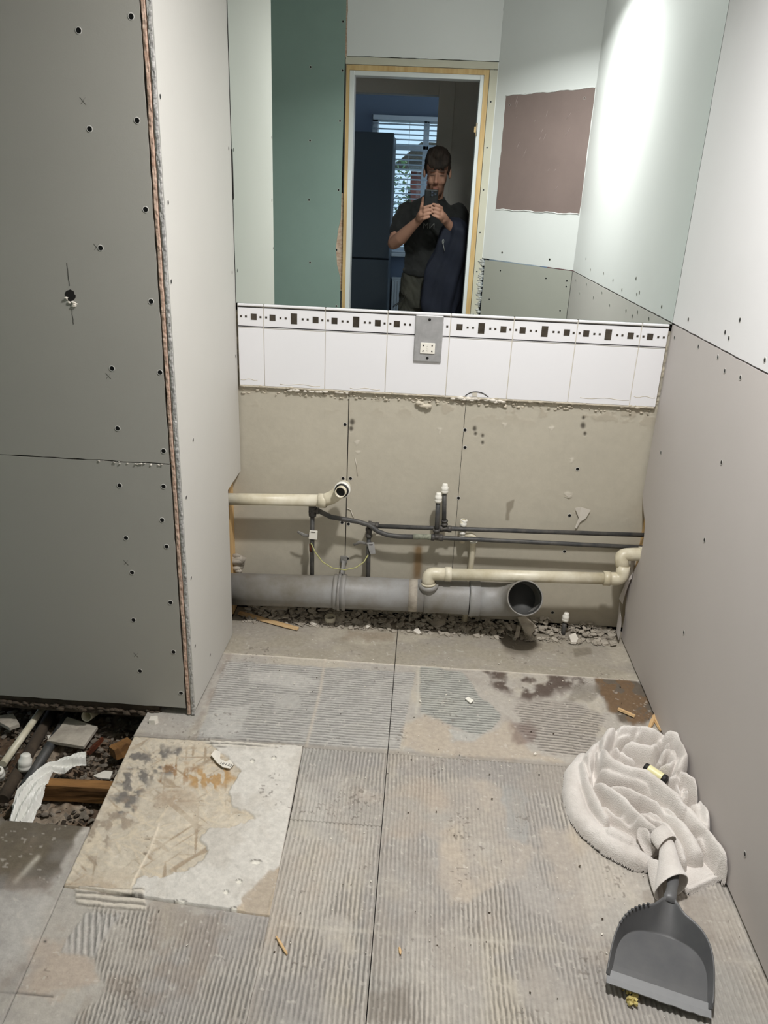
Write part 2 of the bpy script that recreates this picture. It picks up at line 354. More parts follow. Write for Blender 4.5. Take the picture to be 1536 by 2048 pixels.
# tiles: seven joints, spaced .2 m
jx = [-.5187+.2*i for i in range(7)]; edges = [-.6030]+jx+[.7660]
ZT, ZB, ZM = 1.1115, .848, 1.036
grout = obj('grout_bed', B(((-.603, -.0015, ZB+.002), (.766, .0095, ZT-.0005))), 'grout', wb)
MOT = [(.045, 's'), (.148, 'm'), (.276, 's'), (.362, 's'), (.495, 't'), (.636, 's'), (.716, 's'), (.844, 'm'), (.952, 's')]
for i in range(8):
    x0, x1 = edges[i]+.0012, edges[i+1]-.0012
    obj('wall_tile', B(((x0, -.004, ZB), (x1, .009, ZM-.001))), 'tile', wb, bevel=.0008)
    bt = obj('border_tile', B(((x0, -.004, ZM+.001), (x1, .009, ZT-.009))), 'tile', wb, bevel=.0008)
    obj('black_line', B(((x0, -.0046, ZM+.0035), (x1, -.0035, ZM+.0065))), 'tline', bt)
    obj('edge_tile', B(((x0, -.007, ZT-.0065), (x1, .009, ZT+.001))), 'tile', wb, bevel=.002)
    obj('black_line', B(((x0, -.0042, ZT-.0115), (x1, -.0030, ZT-.0086))), 'tline', bt)
    base = jx[0]+.2*(i-1); bm = bmesh.new(); zc = (ZM+ZT)/2-.002
    for f, k in MOT:
        xc = base+f*.2; hw, hh = dict(s=(.0032, .0032), m=(.0095, .0098), t=(.0102, .0168))[k]
        if xc-hw < x0 or xc+hw > x1: continue
        if i == 4 and f < .1: continue
        box(bm, (xc-hw, -.0048, zc-hh), (xc+hw, -.0036, zc+hh))
    obj('bronze_inlay', bm, 'motif', bt)
# adhesive bead under the tiles
def lumps(name, pts, m, parent, r0, r1, n, seed, jit=.006, squash=(1, 1, 1)):
    rnd = random.Random(seed); bm = bmesh.new(); P = [Vector(p) for p in pts]
    for _ in range(n):
        k = rnd.randrange(len(P)-1); p = P[k].lerp(P[k+1], rnd.random())+Vector([rnd.uniform(-jit, jit)*s for s in squash]); r = rnd.uniform(r0, r1)
        ball(bm, p, (r*rnd.uniform(1, 2.2), r*.7, r*rnd.uniform(.5, 1)), 1)
    for v in bm.verts: v.co += Vector([rnd.uniform(-.0006, .0006) for _ in range(3)])
    o = obj(name, bm, m, parent, smooth=True); o['kind'] = 'stuff'; return o
lumps('adhesive_crumbs', [(-.60, .001, .845), (.764, .001, .845)], 'adhesive', wb, .0025, .006, 330, 4, .003)
lumps('adhesive_crumbs', [(-.60, .007, .832), (.764, .007, .832)], 'adhesive', wb, .0015, .0045, 300, 6, .014, (1, .2, 1))
lumps('adhesive_crumbs', [at(575, 780, y=.0), at(700, 786, y=.0)], 'chunkw', wb, .004, .006, 26, 7, .002)
lumps('adhesive_crumbs', [at(905, 795, y=-.001), at(1010, 804, y=-.001)], 'chunkw', wb, .004, .008, 40, 8, .004)
lumps('adhesive_crumbs', [at(835, 806, y=.004), at(858, 814, y=.002)], 'adhesive', wb, .005, .010, 9, 9, .004)
obj('adhesive_bead', B(((-.602, -.0035, .8415), (.762, .009, .848))), 'adhesive', wb, bevel=.002)
# damaged glaze at tile feet and the scorched nick
for a, b, c in ((1160, 795, 1258), (560, 768, 640), (700, 776, 760), (1268, 793, 1310), (480, 758, 515)):
    tube('glaze_crack', [at(a+(c-a)*t, b+math.sin(t*9)*1.5+(c-a)*t*.05, y=-.0041) for t in np.linspace(0, 1, 9)], .0009, 'adhesive', wb, seg=5)
tube('scorch_mark', fillet([at(930, 792, y=-.0045), at(940, 785, y=-.006), at(952, 783, y=-.006), at(966, 786, y=-.0055), at(977, 794, y=-.0045)], .01), .0012, 'black', wb, seg=6)
obj('tile_nick', B((at(944, 793, y=-.0050), at(955, 785, y=-.0042))), 'grout', wb)

# ---- mirror
mr = obj('wall_mirror', B(((-.6065, 0, ZT+.0015), (.7735, .006, CZ-.002))), 'mirror'); tag(mr, 'large frameless wall mirror above the patterned border tiles', 'mirror')
for lo in (-.6065, .7725):
    pass
obj('backing_board', B(((-.6075, .007, 1.1), (.774, .022, CZ))), 'dark', wb)
# ---- right wall
wr_ = struct('wall_right', B(((RX+.075, -1.98, 0), (RX+.10, .02, CZ))), 'dark')
def side_poly(pts, x, dx, name, m, parent, seed=0, amp=.0012, step=.03):
    return poly_prism(name, ragged([(x, y, z) for y, z in pts], step, amp, seed), (dx, 0, 0), m, parent)
ub = side_poly([(0, 1.1175), (0, CZ), (-1.876, CZ), (-1.876, 1.1175)], RX, .0125, 'painted_board', 'paint', wr_, 1, .0010)
lb = side_poly([(0, 1.1125), (-1.876, 1.1125), (-1.876, .008), (-.048, .008), (-.045, .10), (-.012, .17), (-.03, .24), (-.07, .30), (-.10, .345), (-.10, .42), (-.085, .47), (-.02, .52), (-.004, .545)][::-1], RX+.0004, .0125, 'plasterboard_panel', 'prgt', wr_, 2, .0010)
screws([at(a, b, x=RX) for a, b in [(1458, 676), (1397, 693), (1436, 714), (1481, 755), (1349, 675), (1443, 925), (1409, 1080), (1368, 1265), (1490, 1708), (1322, 905)]], (-1, 0, 0), lb)
screws([at(a, b, x=RX) for a, b in [(1377, 639), (1480, 640), (1530, 720)]]+[(RX, y, z) for y, z in ((-.9, 1.16), (-1.1, 1.17), (-1.4, 1.16), (-1.55, 1.2), (-.45, 1.16))], (-1, 0, 0), ub)
screws([(RX, y, z) for y, z in ((-.9, 1.06), (-1.08, 1.09), (-1.25, 1.05), (-1.45, 1.09), (-1.6, 1.03), (-1.75, 1.08), (-.5, 1.07))], (-1, 0, 0), lb)
for pts in ([(-.05, .345), (-.035, .30), (.002, .24), (.004, .16), (-.045, .14), (-.06, .25)], [(-.01, .13), (-.05, .03), (-.09, .02), (-.075, .10)]):
    o = poly_prism('torn_paper_edge', ragged([(RX-.004-.018*math.sin(z*9+1)**2, y, z) for y, z in pts], .02, .003, 5), (.0008, 0, 0), 'prgt', wr_)
obj('timber_stud', B(((.7985, -.06, 0), (.84, .022, .6))), 'pine', wr_)
# ---- boxed pier on the left (wall_left)
wl = struct('wall_left', B(((-1.72, -.6, 0), (-.70, .02, CZ))), 'dark')
sp = [(0, CZ), (0, .543), (-.02, .5435), (-.182, .54), (-.186, .30), (-.19, .004), (FY+.001, .022), (FY+.001, CZ)]
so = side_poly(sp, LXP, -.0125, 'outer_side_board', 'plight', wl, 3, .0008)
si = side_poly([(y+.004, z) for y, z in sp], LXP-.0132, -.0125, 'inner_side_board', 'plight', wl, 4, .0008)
def core(name, x0, x1, m, seed, y=FY+.0006):
    n = 620; rnd = np.random.RandomState(seed); k = 7
    z = np.linspace(.004, CZ, n); xx = np.linspace(x0, x1, k); Z, X = np.meshgrid(z, xx, indexing='ij')
    Y = y-.0005-(fbm(X*260+seed, Z*190, 3)-.42)*.0045; Y[:, 0] = y+.004; Y[:, -1] = y+.004
    X = X+(fbm(Z*25+seed, Z*0, 2)-.5)[..., ]*.003
    return grid_mesh(name, np.stack([X, Y, Z], -1), None, m, wl)
core('broken_gypsum_edge', LXP-.0005, LXP-.0122, 'gypg', 3); core('broken_gypsum_edge', LXP-.0142, LXP-.0255, 'gypr', 8)
XB = LXP-.028; ZJ = at(168, 919, y=FY)[2]
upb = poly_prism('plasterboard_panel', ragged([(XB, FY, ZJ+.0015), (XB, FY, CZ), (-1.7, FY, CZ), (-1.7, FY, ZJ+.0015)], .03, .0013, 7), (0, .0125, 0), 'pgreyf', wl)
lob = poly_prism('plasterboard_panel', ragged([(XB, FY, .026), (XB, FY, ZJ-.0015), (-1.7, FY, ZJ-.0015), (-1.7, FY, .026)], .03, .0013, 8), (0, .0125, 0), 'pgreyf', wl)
SCU = [(157, 61), (262, 33), (274, 241), (179, 258), (291, 419), (201, 496), (302, 603), (224, 737), (320, 745), (235, 857), (327, 902)]
SCL = [(239, 971), (327, 973), (324, 1040), (252, 1076), (333, 1093), (264, 1145), (341, 1205), (267, 1240), (347, 1304), (280, 1342), (362, 1386)]
screws([at(a, b, y=FY) for a, b in SCU], (0, -1, 0), upb, 1.05); screws([at(a, b, y=FY) for a, b in SCL], (0, -1, 0), lob, 1.05)
screws([at(a, b, x=LXP) for a, b in [(320, 193), (336, 405), (342, 563), (372, 995), (382, 1156), (390, 1292), (457, 297), (464, 545), (471, 712), (420, 1310), (386, 880)]], (1, 0, 0), so)
for k, (a, b) in enumerate([(166, 202), (193, 494), (217, 752), (252, 1125), (272, 1310)]):
    c = at(a, b, y=FY-.0004); bm = bmesh.new()
    for s in (-1, 1): sweep(bm, [(c[0]-.006, c[1], c[2]-.007*s), (c[0]+.006, c[1], c[2]+.007*s)], .00035, 4)
    obj('pencil_cross', bm, 'graphite', upb if b < 900 else lob)
c = Vector(at(141, 591, y=FY)); bm = bmesh.new(); rnd = random.Random(2)
vs = [bm.verts.new(c+Vector((math.cos(t)*.0125*rnd.uniform(.85, 1.1), -.0006, math.sin(t)*.0145*rnd.uniform(.85, 1.1)))) for t in np.linspace(0, 6.283, 18)[:-1]]; bm.faces.new(vs)
obj('ragged_hole', bm, 'dark', upb)
lumps('torn_plaster_lip', [c+Vector((-.013, -.001, -.004)), c+Vector((-.004, -.001, -.015)), c+Vector((.010, -.001, -.018)), c+Vector((.004, -.001, -.024))], 'chunkw', upb, .0018, .004, 26, 3, .002)
for dz in ((.022, .075), (-.032, -.068)):
    tube('hairline_crack', [c+Vector((.0006*math.sin(i*2), -.0004, dz[0]+(dz[1]-dz[0])*i/6)) for i in range(7)], .0005, 'ink', upb, seg=4)
obj('timber_stud', B(((-.72, -.05, 0), (-.640, .0095, .56))), 'pine', wl)
lumps('broken_plaster', [(-.632, -.02, .23), (-.622, -.02, .13)], 'chunk', wl, .008, .02, 18, 12, .006)
lumps('joint_tears', [at(190, 922, y=FY), at(325, 930, y=FY)], 'chunkw', wl, .0012, .003, 22, 5, .002)
# dark strip standing in for the shade in the sliver gap beside the mirror
obj('gap_shade_strip', B(((LXP+.0004, -.0012, 1.42), (LXP+.0045, -.0002, 1.56))), 'dark', wl)

# ---- wall with the door (seen in the mirror)
wd = struct('wall_front', B(((-1.72, DY-.09, 0), (-.53, DY-.03, CZ)), ((.30, DY-.09, 0), (.36, DY-.03, CZ)), ((-.53, DY-.09, 2.14), (.30, DY-.03, CZ))), 'dark')
def mp(L, y=DY): return [mir(a, b, y=y) for a, b in L]
tl, tr_ = -1.72, mir(688, 300, y=DY)[0]
b1 = poly_prism('teal_board', [(tl, DY, .01), (tr_-.004, DY, .01)]+[(tr_-.004+d, DY, z) for d, z in ((-.002, .9), (-.006, .98), (-.026, 1.05), (-.034, 1.15), (-.022, 1.25), (-.008, 1.31))]+[(tr_-.002, DY, CZ), (tl, DY, CZ)], (0, -.0125, 0), 'teal', wd)
screws(mp([(621, 134), (686, 43), (685, 141), (680, 242), (677, 380), (620, 281), (618, 400), (620, 525), (673, 500), (673, 612)]), (0, 1, 0), b1, 1.0)
obj('brown_paper_backing', B(((tr_-.05, DY-.020, .9), (tr_+.004, DY-.0128, 1.45))), 'gypr', wd)
dT = mir(760, 131.5, y=DY)[2]; dR = mir(966.5, 300, y=DY)[0]; cx = .3175
tz = mir(760, 115.5, y=DY)[2]
o = poly_prism('painted_board', ragged([(tr_+.006, DY, tz+.004), (cx, DY, tz+.004), (cx, DY, CZ), (tr_+.006, DY, CZ)], .03, .0015, 4), (0, -.0125, 0), 'paint', wd)
obj('torn_board_edge', B(((tr_-.003, DY-.008, tz), (tr_+.008, DY-.002, CZ))), 'gypr', wd)
# plaster strips round the frame
trim = [obj('board_strip', B(((tr_, DY-.012, dT+.003), (dR+.044, DY+.001, tz))), 'strip', wd), obj('board_strip', B(((dR+.003, DY-.012, 0), (dR+.044, DY+.0008, dT))), 'strip', wd)]
obj('painted_board', B(((dR+.044, DY-.012, 1.13), (cx+.003, DY+.0003, tz))), 'paint', wd)
screws(mp([(768, 119), (776, 122), (840, 121), (858, 124), (925, 124), (980, 133)]), (0, 1, 0), trim[0], .8)
screws([(dR+.02, DY+.001, z) for z in (1.95, 1.72, 1.5, 1.27, 1.05, .8)], (0, 1, 0), trim[1], .8)
lumps('loose_adhesive', [(dR+.045, DY-.002, 1.12), (dR+.043, DY-.002, .6)], 'gypg', wd, .006, .012, 90, 14, .008, (1, .2, 1))
obj('grey_lower_board', B(((dR+.044, DY-.012, 0), (cx+.003, DY-.0005, 1.125))), 'pgrey', wd)
# door lining: pine frame with white painted stop
df = empty('door_1', kind='structure'); D0, D1 = DY-.10, DY+.002
xl_, xr_ = tr_+.005, dR; zt_ = dT; il, ir = mir(696, 300, y=DY)[0], mir(957, 300, y=DY)[0]; zi = mir(760, 142, y=DY)[2]
obj('pine_jamb', B(((xl_, D0, 0), (il, D1, zt_))), 'pine', df); obj('pine_jamb', B(((ir, D0, 0), (xr_, D1, zt_))), 'pine', df); obj('pine_head', B(((xl_, D0, zi), (xr_, D1+.0005, zt_))), 'pine', df)
jl, jr = mir(705.5, 300, y=DY)[0], mir(949.5, 300, y=DY)[0]; zj = mir(760, 152, y=DY)[2]
obj('white_door_stop', B(((il, D0, 0), (jl, D1-.004, zi))), 'upvc', df, bevel=.002); obj('white_door_stop', B(((jr, D0, 0), (ir, D1-.004, zi))), 'upvc', df, bevel=.002); obj('white_door_stop', B(((il, D0, zj), (ir, D1-.006, zi))), 'upvc', df, bevel=.002)
hz = mir(953, 258, y=DY)
bm = B(((jr-.012, D1-.006, hz[2]-.017), (jr+.004, D1-.002, hz[2]+.012)), ((jr-.003, D1-.006, hz[2]-.035), (jr+.006, D1+.0005, hz[2]+.03)))
obj('brass_hinge_leaf', bm, 'pine', df); bm = bmesh.new(); sweep(bm, [(jr+.002, D1+.001, hz[2]-.036), (jr+.002, D1+.001, hz[2]+.03)], .0035, 8); obj('hinge_pin', bm, 'steel', df)
# ---- splayed corner wall at 45 degrees, between right wall and door wall
A0, A1 = Vector((RX, -1.875, 0)), Vector((cx, DY, 0)); dv = (A1-A0).normalized(); nv = Vector((dv.y, -dv.x, 0)); nv = nv if nv.y > 0 else -nv
wc = empty('wall_corner', kind='structure')
def dpoly(name, L, z, th, m, off=0, seed=0, amp=.001):
    pts = [A0+dv*s+nv*off+Vector((0, 0, zz)) for s, zz in L]; r = ragged(pts, .03, amp, seed)
    return poly_prism(name, r, -nv*th, m, wc)
LN = (A1-A0).length
ua = dpoly('painted_board', [(0, 1.1175), (LN, 1.1275), (LN, CZ), (0, CZ)], 0, .0125, 'paint', 0, 2)
la = dpoly('plasterboard_panel', [(.004, .01), (LN-.02, .01), (LN-.02, 1.12), (.004, 1.112)], 0, .0125, 'pgrey', .0002, 3)
dpoly('bare_brown_patch', [(.004, 1.398), (LN-.068, 1.400), (LN-.07, 1.978), (.004, 1.985)], 0, .006, 'brown', .0006, 5, .002)
bm = bmesh.new()
for (s0, z0), (s1, z1) in (((.004, 1.398), (LN-.068, 1.400)), ((.004, 1.985), (LN-.07, 1.978))):
    sweep(bm, [A0+dv*(s0+(s1-s0)*t)+nv*.001+Vector((0, 0, z0+(z1-z0)*t+.0025*math.sin(t*23)+.001*math.sin(t*71))) for t in np.linspace(0, 1, 40)], .0028, 6)
obj('paint_ridge', bm, 'paint', wc)
screws([A0+dv*s+Vector((0, 0, z)) for s, z in ((.16, 1.16), (.5, 1.17), (LN-.1, 1.93), (.06, 1.94))], nv, ua)
screws([A0+dv*s+Vector((0, 0, z)) for s, z in ((.17, 1.06), (.5, 1.07), (.03, 1.06), (.03, 1.03), (.05, .9), (LN-.08, .9))], nv, la)
rnd = random.Random(11); bm = bmesh.new()
for _ in range(15):
    s = rnd.uniform(.12, LN-.14); z = rnd.uniform(1.5, 1.93); L = rnd.uniform(.01, .05); a = rnd.uniform(.9, 1.5)
    sweep(bm, [A0+dv*(s-L*math.cos(a)*t)+nv*.0008+Vector((0, 0, z+L*math.sin(a)*t)) for t in (0, .5, 1)], [.0004, .0012, .0004], 5)
obj('white_scuffs', bm, 'smear', wc)
# far left side of the room
struct('wall_side', B(((-1.76, DY, 0), (-1.72, .05, CZ))), 'teal')

# ---- hall and kitchen beyond the door (seen in the mirror)
HZ = 2.44
struct('wall_hall_left', B(((-1.30, -3.6, 0), (-1.25, DY-.09, HZ))), 'hallw')
struct('wall_hall_right', B(((.62, -3.6, 0), (.67, DY-.09, HZ))), 'hallw')
struct('trim_1', B(((.30, DY-.16, 0), (.62, DY-.095, HZ)), ((-1.25, DY-.16, 0), (-.53, DY-.095, HZ)), ((-.53, DY-.16, 2.145), (.30, DY-.095, HZ))), 'hallw')
OT = 2.105
wh = struct('wall_hall_back', B(((.004, -3.70, 0), (.62, -3.6, HZ)), ((-1.25, -3.70, OT), (.004, -3.6, HZ)), ((-1.25, -3.7, 0), (-1.16, -3.6, OT))), 'hallw')
obj('architrave', B(((.004, -3.61, 0), (.115, -3.585, OT+.09)), ((-1.25, -3.61, OT), (.004, -3.585, OT+.09))), 'hallw', wh, bevel=.004)
struct('ceiling_hall', B(((-1.9, -5.05, HZ), (.9, DY-.09, HZ+.05))), 'hallw')
struct('floor_hall', B(((-1.9, -5.05, -.05), (.9, DY-.02, 0))), 'hallf')
WX0, WX1, WZ0, WZ1 = -.56, .40, .965, 2.09
struct('wall_kitchen_back', B(((-1.9, -5.1, 0), (WX0, -5.0, HZ)), ((WX1, -5.1, 0), (.9, -5.0, HZ)), ((WX0, -5.1, 0), (WX1, -5.0, WZ0)), ((WX0, -5.1, WZ1), (WX1, -5.0, HZ))), 'kitw')
struct('wall_kitchen_left', B(((-1.9, -5.0, 0), (-1.85, -3.7, HZ))), 'kitw'); struct('wall_kitchen_right', B(((.85, -5.0, 0), (.9, -3.7, .9)), ((.85, -5.0, 2.2), (.9, -3.7, HZ)), ((.85, -5.0, .9), (.9, -4.9, 2.2)), ((.85, -3.8, .9), (.9, -3.7, 2.2))), 'kitw')  # right wall: unseen opening added to let sky light into kitchen and hall
w1 = empty('window_1', kind='structure')
fr = []; t = .05
for lo, hi in (((WX0, WZ0), (WX0+t, WZ1)), ((WX1-t, WZ0), (WX1, WZ1)), ((WX0, WZ0), (WX1, WZ0+t)), ((WX0, WZ1-t), (WX1, WZ1)), ((-.11, WZ0), (-.06, WZ1)), ((WX0, 1.83), (WX1, 1.87))):
    fr.append(((lo[0], -5.09, lo[1]), (hi[0], -5.03, hi[1])))
obj('window_frame', B(*fr), 'upvc', w1, bevel=.003)
obj('window_sill', B(((WX0-.03, -5.03, WZ0-.03), (WX1+.03, -4.90, WZ0))), 'upvc', w1, bevel=.004)
obj('glass_pane', B(((WX0+t, -5.062, WZ0+t), (-.11, -5.058, 1.83))), 'glass', w1); obj('glass_pane', B(((-.06, -5.062, WZ0+t), (WX1-t, -5.058, 1.83))), 'glass', w1)
obj('glass_pane', B(((WX0+t, -5.062, 1.87), (-.11, -5.058, WZ1-t))), 'glass', w1); obj('glass_pane', B(((-.06, -5.062, 1.87), (WX1-t, -5.058, WZ1-t))), 'glass', w1)
bl = empty('venetian_blind', 'white venetian blind with open slats hanging in the kitchen window', 'blind', (0, -4.96, 0))
obj('head_rail', B(((WX0+.01, -4.985, 2.05), (WX1-.01, -4.935, 2.085))), 'slat', bl, loc=(0, 4.96, 0), bevel=.003)
bm = bmesh.new()
for k in range(7):
    t0 = k/6*.044-.022; pass
prof = [(-.022, -.002), (-.011, .0015), (0, .0028), (.011, .0015), (.022, -.002)]
vt = [[bm.verts.new((x, a*math.cos(.22)+b*math.sin(-.22), -a*math.sin(-.22)+b+(0 if j else -.0)) ) for a, b in prof] for j, x in enumerate((WX0+.012, WX1-.012))]
for k in range(4): bm.faces.new((vt[0][k], vt[0][k+1], vt[1][k+1], vt[1][k]))
bmesh.ops.solidify(bm, geom=bm.faces[:], thickness=.002)
sm = bpy.data.meshes.new('slat'); bm.to_mesh(sm); bm.free(); sm.materials.append(M['slat'])
for k in range(27):
    s = bpy.data.objects.new('slat', sm); COL.objects.link(s); s.parent = bl; s.location = (0, 0, 2.02-.0395*k)
bm = bmesh.new()
for x in (-.50, -.23, -.08, .12, .34):
    for dy in (-.022, .022): sweep(bm, [(x, dy, .985), (x, dy, 2.05)], .0012, 5)
obj('ladder_cord', bm, 'slat', bl); obj('bottom_rail', B(((WX0+.012, -.022, .972), (WX1-.012, .022, .984))), 'slat', bl)
# radiator
rd = empty('panel_radiator', 'white ribbed panel radiator under the kitchen window', 'radiator', (-.2, -4.93, .2))
bm = bmesh.new(); n = 30; x0, x1 = -.125, .62
for k in range(n):
    a = x0+(x1-x0)*k/n; box(bm, (a+.004, .0, .02), (a+(x1-x0)/n-.006, .028, .52))
box(bm, (x0, -.02, .0), (x1, .018, .54)); bmesh.ops.recalc_face_normals(bm, faces=bm.faces); obj('ribbed_panel', bm, 'rad', rd)
obj('top_grille', B(((x0-.004, -.045, .54), (x1+.004, .03, .55))), 'rad', rd)
for xx in (x0+.03, x1-.03): bm = bmesh.new(); sweep(bm, [(xx, -.02, .02), (xx, -.02, -.19)], .008, 8); obj('radiator_pipe', bm, 'rad', rd)
# fridge freezer
fg = empty('fridge_freezer', 'tall dark fridge freezer left of the window behind the door opening', 'fridge', (-.64, -4.8, 0))
obj('cabinet', B(((-.30, -.12, .01), (.30, .24, 1.90))), 'fridge', fg, bevel=.006)
obj('upper_door', B(((-.30, .245, .94), (.30, .30, 1.92))), 'fridge', fg, bevel=.008); obj('lower_door', B(((-.30, .245, .03), (.30, .30, .93))), 'fridge', fg, bevel=.008)
# garden outside the kitchen window
struct('floor_garden', B(((-6, -14, -.2), (6, -5.12, -.15))), 'grass')
gb = empty('neighbouring_house', 'red brick house wall with a white window beyond the blind', 'building', (.0, -8.6, 0))
obj('brick_wall', B(((-.30, -.3, -.15), (3.2, 0, 1.75))), 'brick', gb)
bm = bmesh.new(); vs = [bm.verts.new(p) for p in ((-.6, .1, 1.75), (3.4, .1, 1.75), (3.0, -.9, 2.15), (-.2, -.9, 2.15))]; bm.faces.new(vs); bmesh.ops.solidify(bm, geom=bm.faces[:], thickness=.05); obj('roof', bm, 'ddirt', gb)
hf = obj('white_window_frame', B(((.0, .001, .5), (.06, .05, 1.7)), ((.45, .001, .5), (.51, .05, 1.7)), ((0, .001, 1.64), (.5, .05, 1.7)), ((0, .001, .5), (.5, .05, .56)), ((.22, .001, .5), (.27, .05, 1.7))), 'upvc', gb)
obj('pane', B(((.05, .002, .55), (.46, .02, 1.65))), 'lens', hf)
rnd = random.Random(8); bm = bmesh.new()
for _ in range(3200):
    p = Vector((rnd.uniform(-2.2, -.28), rnd.uniform(-8.3, -7.7), rnd.uniform(-.1, 1.85))); q = Matrix.Rotation(rnd.uniform(0, 6.28), 4, Vector((rnd.random()-.5, rnd.random()-.5, rnd.random()-.5)).normalized()); s = .035
    vs = [bm.verts.new(p+q @ Vector(v)) for v in ((-s, 0, 0), (0, -s*.5, 0), (s, 0, 0), (0, s*.5, 0))]; bm.faces.new(vs)
hd = empty('garden_hedge', 'leafy green hedge outside beyond the slatted blind', 'hedge'); obj('leaves', bm, 'leaf', hd)
bm = bmesh.new()
for k in range(9): sweep(bm, [(-2.1+k*.22, -8, -.15), (-2.05+k*.22, -8, 1.5)], .02, 6)
obj('stems', bm, 'ddirt', hd)

# ---- floor: boards carrying old tile adhesive
fl = empty('floor', kind='structure')
OSB = [(268, 1475), (606, 1494), (540, 1832), (128, 1772)]
RDK = (58, 48, 42)
def floorfield(X, Y, kind):
    P = np.stack([X, Y, np.zeros(X.shape)], -1); px, py = pix(P)
    c = np.zeros(X.shape+(3,))+lin((172, 166, 157)); h = (fbm(X*45, Y*45, 4)-.5)*.0014
    w1_, w2_ = fbm(X*7+3, Y*7+1, 3)-.5, fbm(X*13+30, Y*13+11, 3)-.5
    def paint(m, col, a=1.0):
        nonlocal c; c = c*(1-m[..., None]*a)+lin(col)*m[..., None]*a
    paint(sstep(.45, .65, fbm(X*6, Y*5, 5)), (164, 160, 153), .8)
    paint(sstep(.52, .7, fbm(X*9+20, Y*9, 5)), (184, 176, 160), .6)
    paint(sstep(.55, .8, fbm(X*16+50, Y*16, 5)), (146, 138, 128), .3)
    def ridges(m, u, pitch, amp, warp=.004, col=None, dirt=.35, seed=0):
        nonlocal h, c
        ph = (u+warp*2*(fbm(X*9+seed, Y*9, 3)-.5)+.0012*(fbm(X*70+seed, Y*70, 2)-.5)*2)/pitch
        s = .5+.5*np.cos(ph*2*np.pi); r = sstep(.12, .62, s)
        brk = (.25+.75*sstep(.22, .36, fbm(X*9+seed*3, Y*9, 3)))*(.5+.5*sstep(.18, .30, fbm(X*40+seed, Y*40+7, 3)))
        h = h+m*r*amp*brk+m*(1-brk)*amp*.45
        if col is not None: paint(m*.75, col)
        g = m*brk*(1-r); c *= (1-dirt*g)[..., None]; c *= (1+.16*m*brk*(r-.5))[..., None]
    if kind == 'osb':
        paint(np.ones(X.shape), (190, 180, 163), 1)
        # wood strands
        f = np.zeros(X.shape)
        for a, s in ((.5, 1), (1.3, 2), (2.2, 3), (-.4, 4), (2.8, 5)):
            u, v = X*math.cos(a)+Y*math.sin(a), -X*math.sin(a)+Y*math.cos(a); f = np.maximum(f, vn(u*16+s*31, v*105+s*7))
        paint(sstep(.74, .88, f), (206, 192, 168), .55); h += sstep(.5, .9, f)*.0011; f3 = np.zeros(X.shape)
        for a, s in ((.9, 11), (1.8, 12), (2.5, 13), (.1, 14)):
            u, v = X*math.cos(a)+Y*math.sin(a), -X*math.sin(a)+Y*math.cos(a); f3 = np.maximum(f3, vn(u*12+s*31, v*120+s*7))
        paint(sstep(.80, .90, f3)*sstep(.35, .6, fbm(X*11, Y*11, 3)), (150, 130, 106), .7); h -= sstep(.78, .9, f3)*.0006
        paint(sstep(.55, .7, fbm(X*9, Y*7, 5)), (174, 158, 138), .7); paint(sstep(.52, .7, fbm(X*22+3, Y*17, 4)), (206, 196, 178), .5)
        smear = pmask(px, py, [(255, 1500), (360, 1500), (350, 1540), (290, 1570), (270, 1620), (235, 1640), (225, 1600), (250, 1550)], 12, 22, .05)*sstep(.40, .58, fbm(px*.07, py*.07, 4)); paint(smear, (108, 104, 100), .9); h += smear*.002
        sm2 = pmask(px, py, [(170, 1640), (300, 1580), (320, 1600), (230, 1680), (190, 1740), (165, 1700)], 10, 20, .05)*sstep(.48, .62, fbm(px*.06+5, py*.06, 4)); paint(sm2, (146, 132, 116), .75)
        gold = pmask(px, py, [(370, 1545), (455, 1530), (470, 1560), (430, 1580), (380, 1575)], 8, 10, .08)*sstep(.4, .5, fbm(px*.09, py*.05, 3)); paint(gold, (170, 132, 78), .8)
        g2 = pmask(px, py, [(330, 1520), (400, 1540), (350, 1600), (320, 1580)], 8, 14, .08)*sstep(.5, .6, fbm(px*.1, py*.05+4, 3)); paint(g2, (146, 108, 66), .6)
        lev = [(420, 1480), (606, 1494), (580, 1720), (560, 1735), (520, 1765), (490, 1800), (470, 1828), (300, 1815), (260, 1800), (275, 1755), (330, 1755), (390, 1735), (420, 1705), (400, 1680), (415, 1660), (470, 1655), (510, 1640), (500, 1625), (465, 1615), (460, 1585), (480, 1545), (455, 1520), (428, 1500)]
        m = pmask(px, py, lev, 1.6, 5, .09); paint(m, (204, 200, 192), .95); paint(m*sstep(.5, .7, fbm(X*12, Y*12, 4)), (188, 182, 172), .7); h += m*.0035+m*(fbm(X*40, Y*40, 3)-.5)*.001
        e = pmask(px, py, lev, 1.6, 5, .09)-pmask(px, py, lev, 4.5, 5, .09); 
        m3 = pmask(px, py, [(480, 1800), (540, 1745), (558, 1745), (545, 1790), (535, 1830), (490, 1825)], 2, 4); paint(m3, (172, 160, 144), .9); h -= m3*.002
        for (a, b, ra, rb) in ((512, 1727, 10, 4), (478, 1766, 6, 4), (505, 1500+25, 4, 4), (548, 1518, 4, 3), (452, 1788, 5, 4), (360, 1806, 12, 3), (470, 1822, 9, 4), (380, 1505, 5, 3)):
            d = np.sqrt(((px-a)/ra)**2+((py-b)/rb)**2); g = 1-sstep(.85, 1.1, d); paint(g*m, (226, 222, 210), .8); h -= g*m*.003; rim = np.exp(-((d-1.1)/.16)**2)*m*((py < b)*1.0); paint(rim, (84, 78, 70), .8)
        tr2 = pmask(px, py, [(160, 1775), (290, 1780), (285, 1812), (160, 1805)], 3, 4); paint(tr2, (198, 190, 176), .8)
        ridges(tr2, Y, .0165, .004, .004, None, .6, 3)
